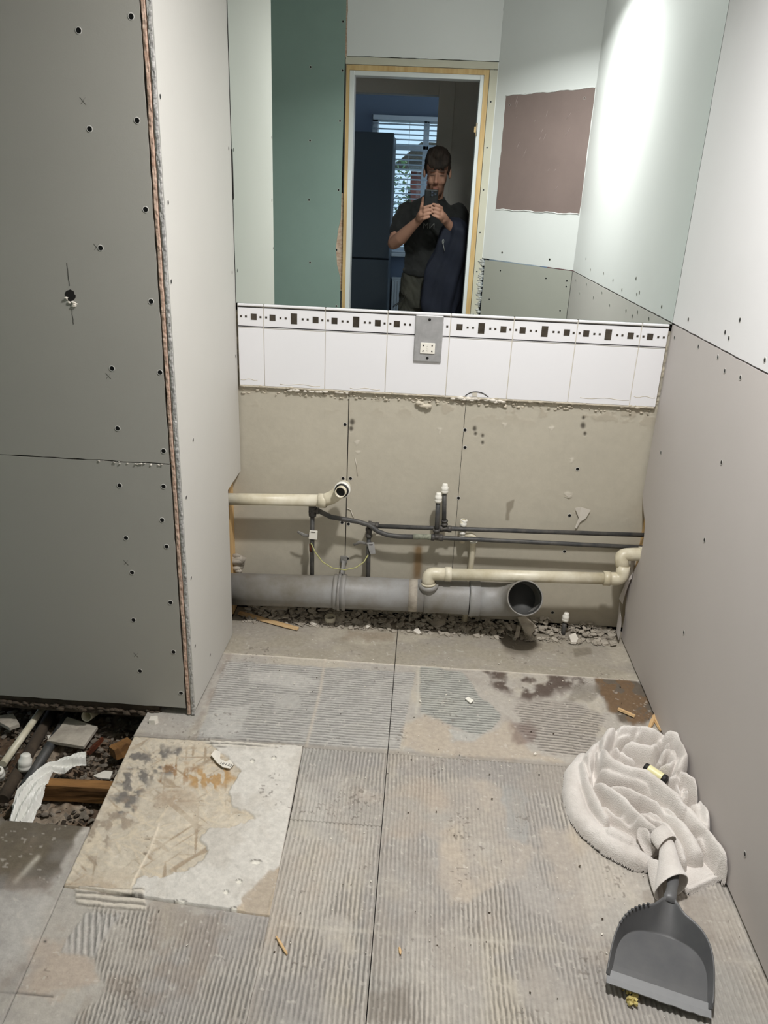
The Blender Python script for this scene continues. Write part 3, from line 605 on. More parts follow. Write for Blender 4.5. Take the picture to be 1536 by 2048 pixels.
        tr3 = pmask(px, py, [(395, 1478), (560, 1484), (555, 1502), (440, 1498)], 3, 4); ridges(tr3, Y, .014, .003, .003, (200, 194, 182), .6, 9)
        d = pline(px, py, [(318, 1650), (300, 1700), (268, 1760), (262, 1780)]); g = np.exp(-(d/2.5)**2); paint(g, (222, 210, 190), .8); h += g*.0015
    else:
        if kind == 'backstrip':
            paint(np.ones(X.shape), (152, 145, 132), .7)
            paint(sstep(.40, .62, fbm(X*10+7, Y*14, 5)), (156, 149, 134), .8); paint(sstep(.5, .66, fbm(X*5+1, Y*8, 4)), (186, 178, 162), .5)
            paint(pmask(px, py, [(1000, 1268), (1060, 1262), (1080, 1290), (1050, 1308), (1010, 1300)], 8, 8), (104, 96, 84), .75)  # cast shadow of the pipe elbow, painted into the floor colour
            paint(pmask(px, py, [(1145, 1298), (1180, 1295), (1185, 1308), (1150, 1312)], 3, 4), (120, 112, 98), .7)
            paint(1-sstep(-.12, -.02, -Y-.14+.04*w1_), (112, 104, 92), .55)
            paint(pmask(px, py, [(700, 1260), (790, 1262), (785, 1280), (690, 1275)], 8, 8), (136, 120, 100), .5)
        if kind == 'row':
            L = pmask(px, py, [(452, 1322), (830, 1345), (800, 1500), (395, 1478)], 3, 3); paint(L, (168, 166, 161), .85)
            ridges(L*sstep(.36, .46, fbm(X*6+2, Y*9, 3)+.03), Y, .0118, .003, .003, None, .42, 1)
            paint(pmask(px, py, [(500, 1345), (590, 1345), (640, 1365), (600, 1380), (500, 1362)], 4, 4)+pmask(px, py, [(430, 1420), (500, 1410), (480, 1470), (410, 1475)], 5, 6), (182, 179, 173), .7)
            seam = np.exp(-(pline(px, py, [(650, 1320), (640, 1385), (612, 1495)])/3.2)**2); paint(seam, (190, 180, 166), .6); h += seam*.0015
            s2 = np.exp(-(pline(px, py, [(838, 1328), (836, 1400), (832, 1425)])/3)**2); paint(s2, (188, 184, 172), .6)
            R_ = pmask(px, py, [(840, 1330), (925, 1345), (960, 1390), (1000, 1430), (985, 1460), (950, 1472), (900, 1450), (842, 1425)], 3, 5); ridges(R_, Y, .0118, .0026, .002, (160, 162, 156), .5, 2)
            R3 = pmask(px, py, [(1030, 1410), (1130, 1400), (1215, 1430), (1170, 1520), (1085, 1500), (1040, 1460)], 5, 10); ridges(R3, Y+X*.08, .0125, .0026, .006, (160, 153, 144), .5, 4)
            sand = pmask(px, py, [(812, 1445), (850, 1430), (900, 1452), (905, 1480), (950, 1484), (1020, 1440), (1060, 1500), (1130, 1525), (830, 1505), (800, 1492)], 5, 7); paint(sand, (174, 162, 146), .75)
            gp = pmask(px, py, [(895, 1458), (920, 1462), (960, 1472), (945, 1482), (910, 1480)], 2, 2); paint(gp, (172, 170, 163), .9); h += gp*.001
            wet = pmask(px, py, [(960, 1330), (1040, 1330), (1160, 1345), (1180, 1375), (1100, 1390), (1060, 1400), (1020, 1390), (985, 1370)], 10, 16, .035)*sstep(.30, .52, fbm(px*.035+3, py*.05, 4)); paint(wet, (80, 66, 58), .9)
            wet2 = pmask(px, py, [(1190, 1340), (1225, 1335), (1290, 1370), (1312, 1420), (1305, 1450), (1245, 1445), (1215, 1410), (1195, 1380)], 6, 10, .05); paint(wet2, (90, 80, 68), .9); paint(wet2*sstep(.5, .6, fbm(px*.05, py*.05, 3)), (120, 92, 62), .6)
            paint(pmask(px, py, [(1020, 1440), (1070, 1450), (1075, 1480), (1035, 1490)], 8, 12)*.8, (104, 84, 78), .7)
            paint(pmask(px, py, [(1150, 1370), (1200, 1370), (1190, 1400), (1140, 1400)], 6, 10), (120, 114, 104), .6)
            lin_ = np.exp(-((Y+.312-.004*w1_)/.0035)**2); paint(lin_, (206, 198, 184), .9); h += lin_*.002
            dl = (1-sstep(0, .022, np.abs(X+.59)))*sstep(.4, .6, fbm(X*30, Y*20, 3)); paint(dl, (140, 128, 116), .5)
            edge = sstep(-.74, -.755, Y-.008*w2_); paint(edge*.6, (120, 112, 102), .6)
        if kind == 'front':
            fade = .25+.75*sstep(.34, .55, fbm(X*3.1+8, Y*3.3+2, 4)+.1)
            bare = np.clip(pmask(px, py, [(855, 1625), (900, 1560), (960, 1530), (1010, 1570), (1030, 1640), (1060, 1700), (1045, 1750), (960, 1790), (900, 1812), (880, 1760), (870, 1700)], 9, 22, .03)+pmask(px, py, [(1085, 1660), (1200, 1640), (1290, 1720), (1270, 1790), (1120, 1785), (1090, 1720)], 12, 20, .03)+pmask(px, py, [(1110, 1800), (1230, 1790), (1220, 1880), (1120, 1870)], 12, 14, .03), 0, 1)
            bare = bare*(.55+.45*sstep(.35, .6, fbm(X*8, Y*8, 4))); paint(bare, (180, 167, 150), .7)
            lft = sstep(-.30, -.28, X)*1.0
            u = X+.12*np.maximum(0, -(Y+1.3))*(X < -.2)*(-1)*((X+.2))*4
            ridges(np.clip(1-bare*.92, 0, 1)*fade, u, .0104, .0031, .0030, None, .46, 6)
            band = pmask(px, py, [(870, 1505), (1150, 1530), (1145, 1600), (1060, 1580), (900, 1545)], 6, 10); paint(band, (150, 145, 138), .7)
            bl_ = pmask(px, py, [(1000, 1570), (1050, 1575), (1055, 1690), (1020, 1670)], 5, 10); paint(bl_, (160, 160, 155), .8)
            paint(pmask(px, py, [(1225, 1790+15), (1290, 1790), (1215, 1870), (1150, 1865)], 10, 12), (150, 147, 140), .5)
            yl = np.exp(-((Y+1.335-.004*w2_+.02*(X-.3)*0)/.006)**2)*(X > -.28); h -= yl*.001; paint(yl, (186, 180, 168), .5)
            stn = pmask(px, py, [(1370, 1790), (1410, 1795), (1430, 1860), (1435, 1890), (1410, 1880), (1370, 1850)], 4, 8, .06)+pmask(px, py, [(1285, 1782), (1300, 1780), (1312, 1810), (1290, 1806)], 3, 4); paint(np.clip(stn, 0, 1), (104, 90, 74), .85)
            for k_, cc_ in ((31, (150, 146, 142)), (57, (184, 178, 168)), (83, (160, 152, 142))): paint(sstep(.50, .62, fbm(X*6+k_, Y*3.2+k_, 5)), cc_, .45)
            red = sstep(.55, .72, fbm(X*4+80, Y*4, 4)); paint(red, (176, 162, 146), .5)
            paint(sstep(.58, .72, fbm(X*3+40, Y*5, 4)), (158, 156, 150), .6)
            paint(pmask(px, py, [(740, 1980), (810, 1970), (830, 2048), (730, 2048)], 12, 14), (118, 110, 100), .5)
            paint(pmask(px, py, [(604, 1560), (650, 1590), (650, 1650), (604, 1650)], 8, 10), (180, 176, 168), .6)
            # left apron: smooth screed without ridges
        if kind == 'apron':
            rg = pmask(px, py, [(190, 1815), (545, 1840), (560, 2060), (130, 2060), (210, 1980), (185, 1900)], 10, 18, .03)
            ridges(rg*(.35+.65*sstep(.34, .5, fbm(X*3.1+8, Y*3.3+2, 4)+.1)), X+.35*(Y+1.3)*np.clip(-(X+.32)*2.2, 0, 1), .0104, .0031, .0030, None, .46, 6)
            paint(pmask(px, py, [(60, 1880), (180, 1900), (190, 1960), (100, 2000), (40, 1980)], 14, 24), (176, 160, 144), .7)
            br = pmask(px, py, [(-200, 1600), (190, 1600), (120, 1740), (90, 1775), (-200, 1778)], 5, 8, .04); paint(br, (92, 84, 72), .95); paint(br*sstep(.4, .7, fbm(X*9, Y*9, 4)), (106, 97, 82), .7)
            wp = np.exp(-(pline(px, py, [(76, 1712), (30, 1762)])/5)**2); paint(wp, (196, 190, 176), .6)
            j = np.exp(-(pline(px, py, [(0, 1982), (105, 1992)])/2.2)**2); paint(j, (92, 86, 80), .8); h -= j*.002
            tr2 = pmask(px, py, [(150, 1772), (292, 1785), (290, 1822), (155, 1812)], 3, 5); paint(tr2, (200, 192, 178), .8); ridges(tr2, Y, .0165, .003, .005, None, .5, 3)
            tr4 = pmask(px, py, [(170, 1828), (240, 1830), (190, 1915), (120, 1905)], 4, 6); ridges(tr4, X+.4*Y, .014, .0028, .004, (176, 172, 166), .25, 5)
            paint(sstep(.5, .68, fbm(X*5+70, Y*6, 4))*.8, (150, 146, 142), .7); paint(sstep(.56, .7, fbm(X*16+7, Y*14, 4)), (138, 124, 110), .35)
            hol = np.exp(-(((px-90)/3)**2+((py-1882)/2.5)**2)); paint(hol, (30, 28, 26)); 
            paint(pmask(px, py, [(0, 1800), (110, 1780), (60, 1900), (0, 1960)], 20, 20), (188, 184, 178), .5)
    paint(sstep(.80, .84, fbm(X*95+5, Y*95+5, 2)), (200, 194, 184), .4); sp = sstep(.76, .80, vn(X*170, Y*170)*fbm(X*12+5, Y*12, 3)*1.26); paint(sp, (96, 88, 80), .5)
    # hairline seam between boards, running towards the wall
    return h, c
def patch(kind, quad, res, z0=0.0, name='floor_board', skirt=.016, keep=None):
    (a, b, c_, d) = [np.array(p) for p in quad]       # a->b along x (back edge), d->c_ front edge
    nu = int(np.linalg.norm(b-a)/res)+2; nv_ = int(np.linalg.norm(d-a)/res)+2
    U, V = np.meshgrid(np.linspace(0, 1, nu), np.linspace(0, 1, nv_), indexing='ij'); U = U[..., None]; V = V[..., None]
    XY = (a*(1-U)+b*U)*(1-V)+(d*(1-U)+c_*U)*V
    # slightly uneven board edges
    h, c = floorfield(XY[..., 0], XY[..., 1], kind); P = np.concatenate([XY, (h+z0)[..., None]], -1)
    P = np.pad(P, ((1, 1), (1, 1), (0, 0)), 'edge'); c = np.pad(c, ((1, 1), (1, 1), (0, 0)), 'edge')
    P[0, :, 2] = P[-1, :, 2] = P[:, 0, 2] = P[:, -1, 2] = z0-skirt
    return grid_mesh(name, P, c, 'vc', fl, keep=keep)
g = .0011; SX = -.0325; YB = -.309; YR = -.762
LW = LXP-.03
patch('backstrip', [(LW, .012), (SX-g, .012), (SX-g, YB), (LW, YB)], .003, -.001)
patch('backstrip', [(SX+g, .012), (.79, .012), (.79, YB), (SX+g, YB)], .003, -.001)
patch('row', [(-.745, YB-.001), (SX-g, YB-.001), (SX-g, YR), (-.757, YR)], .0022)
patch('row', [(SX+g, YB-.001), (.79, YB-.001), (.79, YR), (SX+g, YR)], .0022)
oc = [at(a, b, z=0)[:2] for a, b in OSB]
patch('front', [(-.270, YR-.0025), (SX-g, YR-.0025), (SX-g, -1.035), (-.262, -1.035)], .0022, -.001)
patch('front', [(-.262, -1.038), (SX-g, -1.038), (SX-g, -1.66), (-.256, -1.66)], .0022, -.001)
patch('front', [(SX+g, YR-.0025), (.79, YR-.0025), (.79, -1.66), (SX+g, -1.66)], .0022, -.001)
patch('osb', [oc[0], oc[1]-np.array([.0008, 0]), oc[2]-np.array([.0008, 0]), oc[3]], .0024, .0012, 'chipboard_panel')
patch('apron', [(oc[3][0]-.0, oc[3][1]-.003), (-.258, oc[2][1]-.003), (-.258, -1.66), (-.70, -1.66)], .0024, -.001)
patch('apron', [(-1.72, -1.105), (-.742, -1.105), (-.703, -1.66), (-1.72, -1.66)], .0035, -.003)
# plain boards behind the camera's feet and under the pier
obj('floor_board', B(((-1.72, -2.36, -.018), (-.0335, -1.662, 0))), 'hallf', fl); obj('floor_board', B(((-.0315, -2.36, -.018), (.9, -1.662, 0))), 'hallf', fl)
obj('joist', B(((-.745, -.62, -.2), (-.70, .02, -.018)), ((-1.72, -.648, -.022), (-.72, -.60, .02)), ((-.735, -1.30, -.2), (-.70, -.62, -.018))), 'ddirt', fl)
obj('joist', B(((-1.72, -1.15, -.2), (-.745, -1.108, -.02))), 'ddirt', fl)
obj('sub_floor', B(((-.70, -1.66, -.06), (.85, .02, -.02))), 'dark', fl)
lumps('rough_edge', [(-1.5, -.650, -.004), (-.70, -.650, -.004)], 'ddirt', fl, .004, .009, 260, 33, .007)

# ---- ground in the opening
X, Y = np.meshgrid(np.linspace(-1.72, -.70, 260), np.linspace(-1.2, .02, 300), indexing='ij')
Z = -.125+(fbm(X*8, Y*8, 5)-.5)*.07+(fbm(X*45, Y*45, 3)-.5)*.02
C = np.zeros(X.shape+(3,))+lin((112, 96, 80)); f = sstep(.42, .6, fbm(X*18, Y*18, 4))[..., None]; C = C*(1-f*.8)+lin((150, 138, 122))*f*.8; f = sstep(.5, .6, fbm(X*7+9, Y*7, 4))[..., None]; C = C*(1-f*.8)+lin((78, 60, 46))*f*.8
gr = grid_mesh('ground_soil', np.stack([X, Y, Z], -1), C, 'soil'); gr['kind'] = 'structure'

# ================================================================== THINGS
rnd = random.Random(21)
def shard(bm, c, r, th, rnd, flat=.5, mi=0):
    c = Vector(c); n = rnd.randint(5, 7); R = Matrix.Rotation(rnd.uniform(0, 6.28), 3, 'Z') @ Matrix.Rotation(rnd.uniform(-flat, flat), 3, 'X') @ Matrix.Rotation(rnd.uniform(-flat, flat), 3, 'Y')
    ang = sorted(rnd.uniform(0, 6.283) for _ in range(n)); ang = [a*.5+6.283*i/n*.5 for i, a in enumerate(ang)]
    P = [(math.cos(a)*r*rnd.uniform(.6, 1.15), math.sin(a)*r*rnd.uniform(.45, .95)) for a in ang]
    top = [bm.verts.new(c+R @ Vector((x, y, th/2))) for x, y in P]; bot = [bm.verts.new(c+R @ Vector((x*1.05, y*1.05, -th/2))) for x, y in P]
    bm.faces.new(top); bm.faces.new(bot[::-1])
    for i in range(n): bm.faces.new((top[i], bot[i], bot[(i+1) % n], top[(i+1) % n]))
def rubble(name, region, n, r0, r1, m, label, z=.0, seed=1, dens=None):
    rnd = random.Random(seed); bm = bmesh.new()
    for _ in range(n):
        x, y, *zz = region(rnd); r = rnd.uniform(r0, r1)*rnd.uniform(.5, 1); shard(bm, (x, y, z+(zz[0] if zz else 0)+r*.35*rnd.random()+.001), r, r*rnd.uniform(.15, .4), rnd, .5)
    o = obj(name, bm, m); o['kind'] = 'stuff'; tag(o, label, 'rubble'); return o
rubble('rubble', lambda r: (lambda x, y: (x, y, max(0, .036+y*.45)*r.random()*(.55+.45*math.sin(x*23)*math.sin(x*9+1))))(r.uniform(-.60, .76), .012-.115*r.random()**1.5), 1900, .002, .019, 'chunk', 'small broken adhesive chips heaped along the foot of the wall', 0, 2)
rubble('dust_crumbs', lambda r: (r.uniform(-.58, .76), r.uniform(-1.5, -.1)), 150, .0012, .0035, 'chunkw', 'tiny pale crumbs scattered over the ridged floor', .002, 3)
rubble('dark_crumbs', lambda r: (r.uniform(-.5, .76), r.uniform(-1.5, -.3)), 110, .0012, .004, 'ddirt', 'tiny dark crumbs scattered over the ridged floor', .002, 4)
rubble('ground_rubble', lambda r: (r.uniform(-1.3, -.76), r.uniform(-1.12, -.55)), 700, .004, .017, 'stone', 'loose stones and plaster crumbs lying in the floor opening', -.112, 6)
rubble('ground_gravel', lambda r: (r.uniform(-1.3, -.76), r.uniform(-1.12, -.60)), 900, .004, .013, 'ddirt', 'dark gravel lying in the floor opening', -.112, 8)
def thing_shard(px, py, z, r, th, m, name, label, cat, seed, flat=.35, pts=None):
    rnd = random.Random(seed); c = Vector(at(px, py, z=z)); bm = bmesh.new()
    if pts:
        P = [Vector(at(a, b, z=z)) for a, b in pts]; c = sum(P, Vector())/len(P)
        vs = [bm.verts.new(p-c+Vector((0, 0, rnd.uniform(0, .006)))) for p in P]; f = bm.faces.new(vs); r_ = bmesh.ops.extrude_face_region(bm, geom=[f]); bmesh.ops.translate(bm, vec=(0, 0, th), verts=[v for v in r_['geom'] if isinstance(v, bmesh.types.BMVert)])
        bmesh.ops.recalc_face_normals(bm, faces=bm.faces)
    else: shard(bm, (0, 0, 0), r, th, rnd, flat)
    o = obj(name, bm, m, loc=c); tag(o, label, cat); return o
S = thing_shard
S(0, 0, .008, 0, .006, 'chunk', 'plaster_chip', 'largest flat pale chip, under the right half of the grey soil pipe', 'debris', 1, pts=[(853, 1243), (868, 1228), (893, 1236), (890, 1250), (872, 1258)])
S(0, 0, .03, 0, .007, 'chunk', 'plaster_chip', 'large broken chip standing under the open soil pipe mouth', 'debris', 2, pts=[(1034, 1241), (1050, 1238), (1072, 1255), (1060, 1275), (1048, 1268)])
S(0, 0, .022, 0, .006, 'chunk', 'plaster_chip', 'narrow leaning chip in front of the soil pipe mouth rubble', 'debris', 3, pts=[(1034, 1254), (1042, 1256), (1037, 1276), (1028, 1278)])
S(1018, 1254, .02, .02, .008, 'chunk', 'plaster_chip', 'upright chip left of the soil pipe mouth rubble', 'debris', 4, 1.0)
S(1000, 1262, .012, .017, .007, 'chunk', 'plaster_chip', 'small dark chip under the last joint of the soil pipe', 'debris', 5, .8)
S(0, 0, .004, 0, .008, 'chunkw', 'plaster_chip', 'clean white chip beside the capped dark tube', 'debris', 6, pts=[(1137, 1276), (1150, 1272), (1156, 1282), (1152, 1289), (1142, 1288)])
S(735, 1252, .008, .014, .01, 'chunkw', 'plaster_lump', 'whitish lump in the middle of the floor edge under the soil pipe', 'debris', 7, .6)
S(834, 1263, .006, .018, .010, 'chunkw', 'plaster_lump', 'whitish crumbly lump just right of the board seam', 'debris', 8, .5)
S(628, 1246, .006, .016, .008, 'chunkw', 'plaster_lump', 'pale lump between the wood splinter and the plastic ring', 'debris', 9, .5)
S(0, 0, .012, 0, .006, 'chunk', 'plaster_chip', 'long flat chip tucked under the left end of the soil pipe', 'debris', 10, pts=[(528, 1208), (572, 1211), (575, 1222), (536, 1222)])
S(0, 0, .003, 0, .003, 'wplast', 'white_chip', 'small clean white chip lying on the ridged floor', 'debris', 11, pts=[(930, 1400), (936, 1397), (947, 1405), (941, 1409)])
S(1070, 1508, .004, .006, .005, 'chunkw', 'white_chip', 'small cream crumb left of the towel', 'debris', 12)
S(840, 1402, .003, .006, .003, 'wplast', 'white_chip', 'tiny white flake on the ridged floor by the board seam', 'debris', 13)
S(307, 1440, .004, .019, .014, 'chunkw', 'plaster_lump', 'white plaster lump at the corner of the floor opening', 'debris', 14, .3)
S(0, 0, -.09, 0, .003, 'card', 'plaster_chip', 'cream flake of board lying in the opening beside the dark pipes', 'debris', 15, pts=[(95, 1476), (118, 1467), (135, 1473), (148, 1480), (142, 1491), (128, 1490), (98, 1484)])
S(0, 0, -.085, 0, .010, 'chunk', 'stone_slab', 'grey slab at the far side of the opening beside the pipes', 'debris', 16, pts=[(135, 1440), (196, 1460), (168, 1500), (95, 1488), (120, 1462)])
S(0, 0, -.07, 0, .004, 'card', 'plaster_chip', 'pale flake beside the joist under the chipboard edge', 'debris', 17, pts=[(187, 1555), (210, 1546), (226, 1548), (220, 1561), (196, 1560)])
S(0, 0, -.08, 0, .012, 'chunk', 'stone_slab', 'weathered stone at the left edge of the opening', 'debris', 18, pts=[(0, 1438), (28, 1436), (40, 1455), (20, 1462), (0, 1452)])
# broken white ring on the floor
c = Vector(at(660, 1238, z=.012)); bm = bmesh.new(); lathe(bm, c-Vector((0, 0, .011)), c+Vector((0, 0, 1)), [(0, .019), (.022, .021), (.022, .018), (.004, .016), (.004, 0)], 24)
tag(obj('pipe_ring', bm, 'pvcw'), 'small cream plastic pipe collar standing under the soil pipe', 'pipe')
# wood splinters
def splinter(pts, w, th, name, label, m='pinex', z=.006):
    P = [Vector(at(a, b, z=z)) for a, b in pts]; d = (P[1]-P[0]); L = d.length; c = (P[0]+P[1])/2; rnd = random.Random(int(pts[0][0])); bm = bmesh.new()
    rings = []; n = 6
    for i in range(n+1):
        t = i/n-.5; ww = w*(.5+.5*math.sin((i+1)/(n+1.5)*math.pi))*rnd.uniform(.85, 1.1)
        rings.append([bm.verts.new((t*L, s*ww/2+rnd.uniform(-.0005, .0005), zz)) for s, zz in ((-1, 0), (1, 0), (1.0, th*rnd.uniform(.7, 1)), (-.6, th*rnd.uniform(.8, 1.2)))])
    for i in range(n):
        for k in range(4): bm.faces.new((rings[i][k], rings[i][(k+1) % 4], rings[i+1][(k+1) % 4], rings[i+1][k]))
    bm.faces.new(rings[0]); bm.faces.new(rings[-1][::-1]); bmesh.ops.recalc_face_normals(bm, faces=bm.faces)
    o = obj(name, bm, m, loc=c-Vector((0, 0, th*.3))); o.rotation_euler[2] = math.atan2(d.y, d.x); o.rotation_euler[1] = -math.asin(max(-1, min(1, d.z/L))); tag(o, label, 'wood'); return o
splinter([(478, 1226), (596, 1258)], .022, .007, 'wood_splinter', 'long split pine splinter pointing out from under the soil pipe')
splinter([(552, 1873), (574, 1909)], .006, .003, 'wood_splinter', 'thin pale splinter lying near the front on ridged adhesive', z=.005)
splinter([(1236, 1418), (1270, 1433)], .012, .006, 'wood_splinter', 'short chunky splinter above the towel on the dark stain', z=.006)
splinter([(1298, 1458), (1310, 1430)], .012, .005, 'wood_splinter', 'split sliver between the towel and the right wall', z=.006)
splinter([(1306, 1432), (1322, 1462)], .010, .006, 'wood_splinter', 'pale sliver touching the right wall behind the towel', z=.005)
splinter([(799, 1895), (801, 1909)], .005, .003, 'wood_splinter', 'tiny wood chip near the front centre of the floor', z=.004)
splinter([(176, 1508), (205, 1478)], .014, .012, 'copper_offcut', 'rusty brown offcut bar lying in the floor opening', 'copper', z=-.09)
splinter([(226, 1510), (262, 1490)], .05, .03, 'wood_block', 'yellowish timber block under the edge of the chipboard', 'oldwood', z=-.07)

# ---- soil pipe
PY = -.085
def A(px, py, y): return Vector(at(px, py, y=y))
so_ = empty('soil_pipe', 'thick grey soil pipe running along the foot of the wall', 'pipe', tuple(A(650, 1185, PY)))
O = so_.location
def loc(*v): return [Vector(p)-O for p in v]
a, b = A(466, 1178, PY), A(682, 1184, PY); a = a+(a-b).normalized()*.18; e = A(860, 1192, PY); f_ = A(955, 1197, PY)
bm = bmesh.new(); sweep(bm, loc(a, b, e), .0575, 36); obj('pipe', bm, 'pvcg', so_)
bm = bmesh.new(); lathe(bm, loc(b-Vector((.006, 0, 0)))[0], loc(e)[0], [(-.020, .0575), (-.020, .061), (-.012, .064), (-.004, .061), (.010, .061), (.014, .0645), (.022, .0645), (.026, .0578)], 36); obj('socket_collar', bm, 'pvcg', so_)
bm = bmesh.new(); sweep(bm, loc(e-(e-b).normalized()*.075, e-(e-b).normalized()*.045), .0582, 36); obj('dirty_band', bm, 'chunk', so_)
e2 = e-(e-b).normalized()*.02; bm = bmesh.new(); lathe(bm, loc(e2)[0], loc(f_)[0], [(0, .0575), (0, .0605), (.028, .0605), (.032, .0585), (.155, .0585)], 36); obj('branch_fitting', bm, 'pvcg', so_)
mouth = A(1050, 1196, -.215); md_ = Vector((-.10, -.80, .42)).normalized(); f2 = f_+(f_-e).normalized()*.035
bm = bmesh.new(); lathe(bm, loc(f_)[0], loc(f2)[0], [(-.030, .0585), (-.030, .063), (-.022, .0655), (-.014, .0625), (.006, .0625), (.008, .059)], 36); obj('socket_collar', bm, 'pvcg', so_)
pa = []; p0, p3 = f2, mouth; p1 = f2+(f_-e).normalized()*.105; p2 = mouth-md_*.07
for k in range(13):
    t = k/12; pa.append(p0*(1-t)**3+p1*3*t*(1-t)**2+p2*3*t*t*(1-t)+p3*t**3)
pa.insert(0, f_-(f_-e).normalized()*.01)
bm = bmesh.new(); R0 = sweep(bm, loc(*pa), [.058]*3+[.057]*11, 40, cap=False); bmesh.ops.recalc_face_normals(bm, faces=bm.faces)
o = obj('open_elbow', bm, 'pvcg', so_); md = o.modifiers.new('t', 'SOLIDIFY'); md.thickness = .0036; md.offset = 0
bm = bmesh.new(); q = loc(mouth)[0]; lathe(bm, q-md_*.10, q, [(0, 0), (0, .05), (.1, .0545)], 36); obj('dark_bore', bm, 'pvcgd', so_)
bm = bmesh.new(); lathe(bm, q-md_*.012, q+md_, [(0, .0565), (.010, .0598), (.014, .059), (.014, .0552), (.008, .0545)], 40); obj('rim', bm, 'pvcg', so_)
# boss on top for the white waste
bs_ = A(858, 1178, -.105); bt_ = A(857, 1160, -.115)
bm = bmesh.new(); lathe(bm, loc(bs_-Vector((0, 0, .02)))[0], loc(bt_)[0], [(0, .031), (.030, .031), (.034, .034), (.044, .034), (.046, .026)], 28); obj('boss_socket', bm, 'pvcg', so_)
# pipe clip
bm = bmesh.new(); cc = A(682, 1184, PY); 
cl_ = loc(cc-Vector((.01, 0, 0)))[0]; lathe(bm, cl_, cl_+Vector((1, 0, 0)), [(0, .0645), (0, .067), (.010, .067), (.010, .0645)], 36)
hp = loc(A(686, 1140, -.02), A(688, 1122, 0.0)); sweep(bm, [hp[0]+Vector((0, -.02, -.01)), hp[0], hp[1]], [(.003, .010)]*3, 8); obj('pipe_clip', bm, 'galv', so_)
bm = bmesh.new(); h0 = A(688, 1118, .006); box(bm, h0-Vector((.012, .006, .012))-O, h0+Vector((.012, .002, .012))-O); obj('clip_plate', bm, 'galv', so_, bevel=.002)

# ---- white waste on the right, plugged into the soil pipe
WY = -.10
w = empty('waste_pipe', 'cream plastic waste pipe from the soil pipe boss to the right wall', 'pipe', tuple(A(1000, 1150, WY))); O = w.location
p = [A(857, 1172, -.112), A(857, 1147, -.108), A(1240, 1158, WY), A(1238, 1112, -.07), A(1300, 1107, -.07)]; p[-1] = p[-1]+Vector((.1, 0, 0))
l0, l1 = A(900, 1148.5, -.106), A(1215, 1157, WY)
bm = bmesh.new(); sweep(bm, loc(l0-(l1-l0)*.04, l1+(l1-l0)*.02), .0205, 24); obj('pipe', bm, 'pvcw', w)
bm = bmesh.new(); sweep(bm, fillet(loc(p[0], p[1], l0), .035, 10), .0225, 24); obj('elbow', bm, 'pvcw', w)
bm = bmesh.new(); lathe(bm, loc(l0)[0]+Vector((-.006, 0, 0)), loc(l1)[0], [(-.012, .022), (-.012, .0252), (.010, .0252), (.012, .021)], 28); obj('socket_rim', bm, 'pvcw', w); bm = bmesh.new(); lathe(bm, loc(p[0])[0]+Vector((0, 0, .004)), loc(p[1])[0], [(0, .023), (0, .0255), (.006, .0255), (.008, .023)], 28); obj('socket_rim', bm, 'pvcw', w)
l2 = A(1252, 1120, -.08); u0 = A(1246, 1136, -.09)
bm = bmesh.new(); sweep(bm, fillet(loc(l1, A(1243, 1158, WY), u0+Vector((0, 0, .008))), .032, 10), .0225, 24); obj('elbow', bm, 'pvcw', w)
bm = bmesh.new(); lathe(bm, loc(l1)[0], loc(l1)[0]-Vector((1, 0, 0)), [(-.008, .022), (-.008, .0252), (.014, .0252), (.015, .021)], 28); obj('socket_rim', bm, 'pvcw', w)
bm = bmesh.new(); sweep(bm, fillet(loc(u0, A(1240, 1110, -.075), A(1275, 1108, -.07), p[-1]), .035, 10), .0225, 24); obj('upper_elbow', bm, 'pvcw', w)
bm = bmesh.new(); r1 = loc(A(1277, 1108, -.07))[0]; lathe(bm, r1, r1+Vector((1, 0, 0)), [(0, .022), (0, .0262), (.03, .0262)], 28); obj('socket_rim', bm, 'pvcw', w)

# ---- white waste on the left with an open angled end
VY = -.075
w = empty('waste_pipe', 'cream plastic waste pipe on the left with an open upturned end', 'pipe', tuple(A(560, 998, VY))); O = w.location
a0, a1 = A(461, 998, VY), A(640, 1001, VY); q1 = A(668, 994, VY); q2 = A(690, 970, VY-.004)
bm = bmesh.new(); sweep(bm, loc(a0+(a0-a1).normalized()*.15, a1), .0205, 24); obj('pipe', bm, 'pvcw', w)
bm = bmesh.new(); lathe(bm, loc(a1)[0]-Vector((.006, 0, 0)), loc(a1)[0]+Vector((1, 0, 0)), [(0, .021), (0, .0245), (.026, .0245), (.028, .0225)], 28); obj('socket_rim', bm, 'pvcw', w)
bm = bmesh.new(); sweep(bm, fillet(loc(a1+Vector((.01, 0, 0)), q1, q2, q2+Vector((-.004, -.045, -.006))), .022, 8), .0225, 24); obj('double_elbow', bm, 'pvcw', w)
m0 = q2+Vector((-.003, -.030, -.003)); mdir = Vector((-.12, -.9, .05)).normalized(); m0l = loc(m0)[0]
bm = bmesh.new(); lathe(bm, m0l, m0l+mdir, [(0, .023), (.0, .0275), (.018, .0275), (.019, .024)], 28); obj('threaded_collar', bm, 'cap', w)
bm = bmesh.new(); lathe(bm, m0l, m0l+mdir, [(.0185, .0235), (.0235, .0235), (.0235, .018)], 28); obj('rubber_seal', bm, 'rubber', w)
bm = bmesh.new(); lathe(bm, m0l, m0l+mdir, [(.02, .0185), (.042, .0185), (.042, .0160), (.01, .0155), (.01, 0)], 28); obj('open_stub', bm, 'pvcw', w)
bm = bmesh.new(); lathe(bm, m0l, m0l+mdir, [(.030, .0158), (.028, .0)], 28); obj('dark_bore', bm, 'black', w)

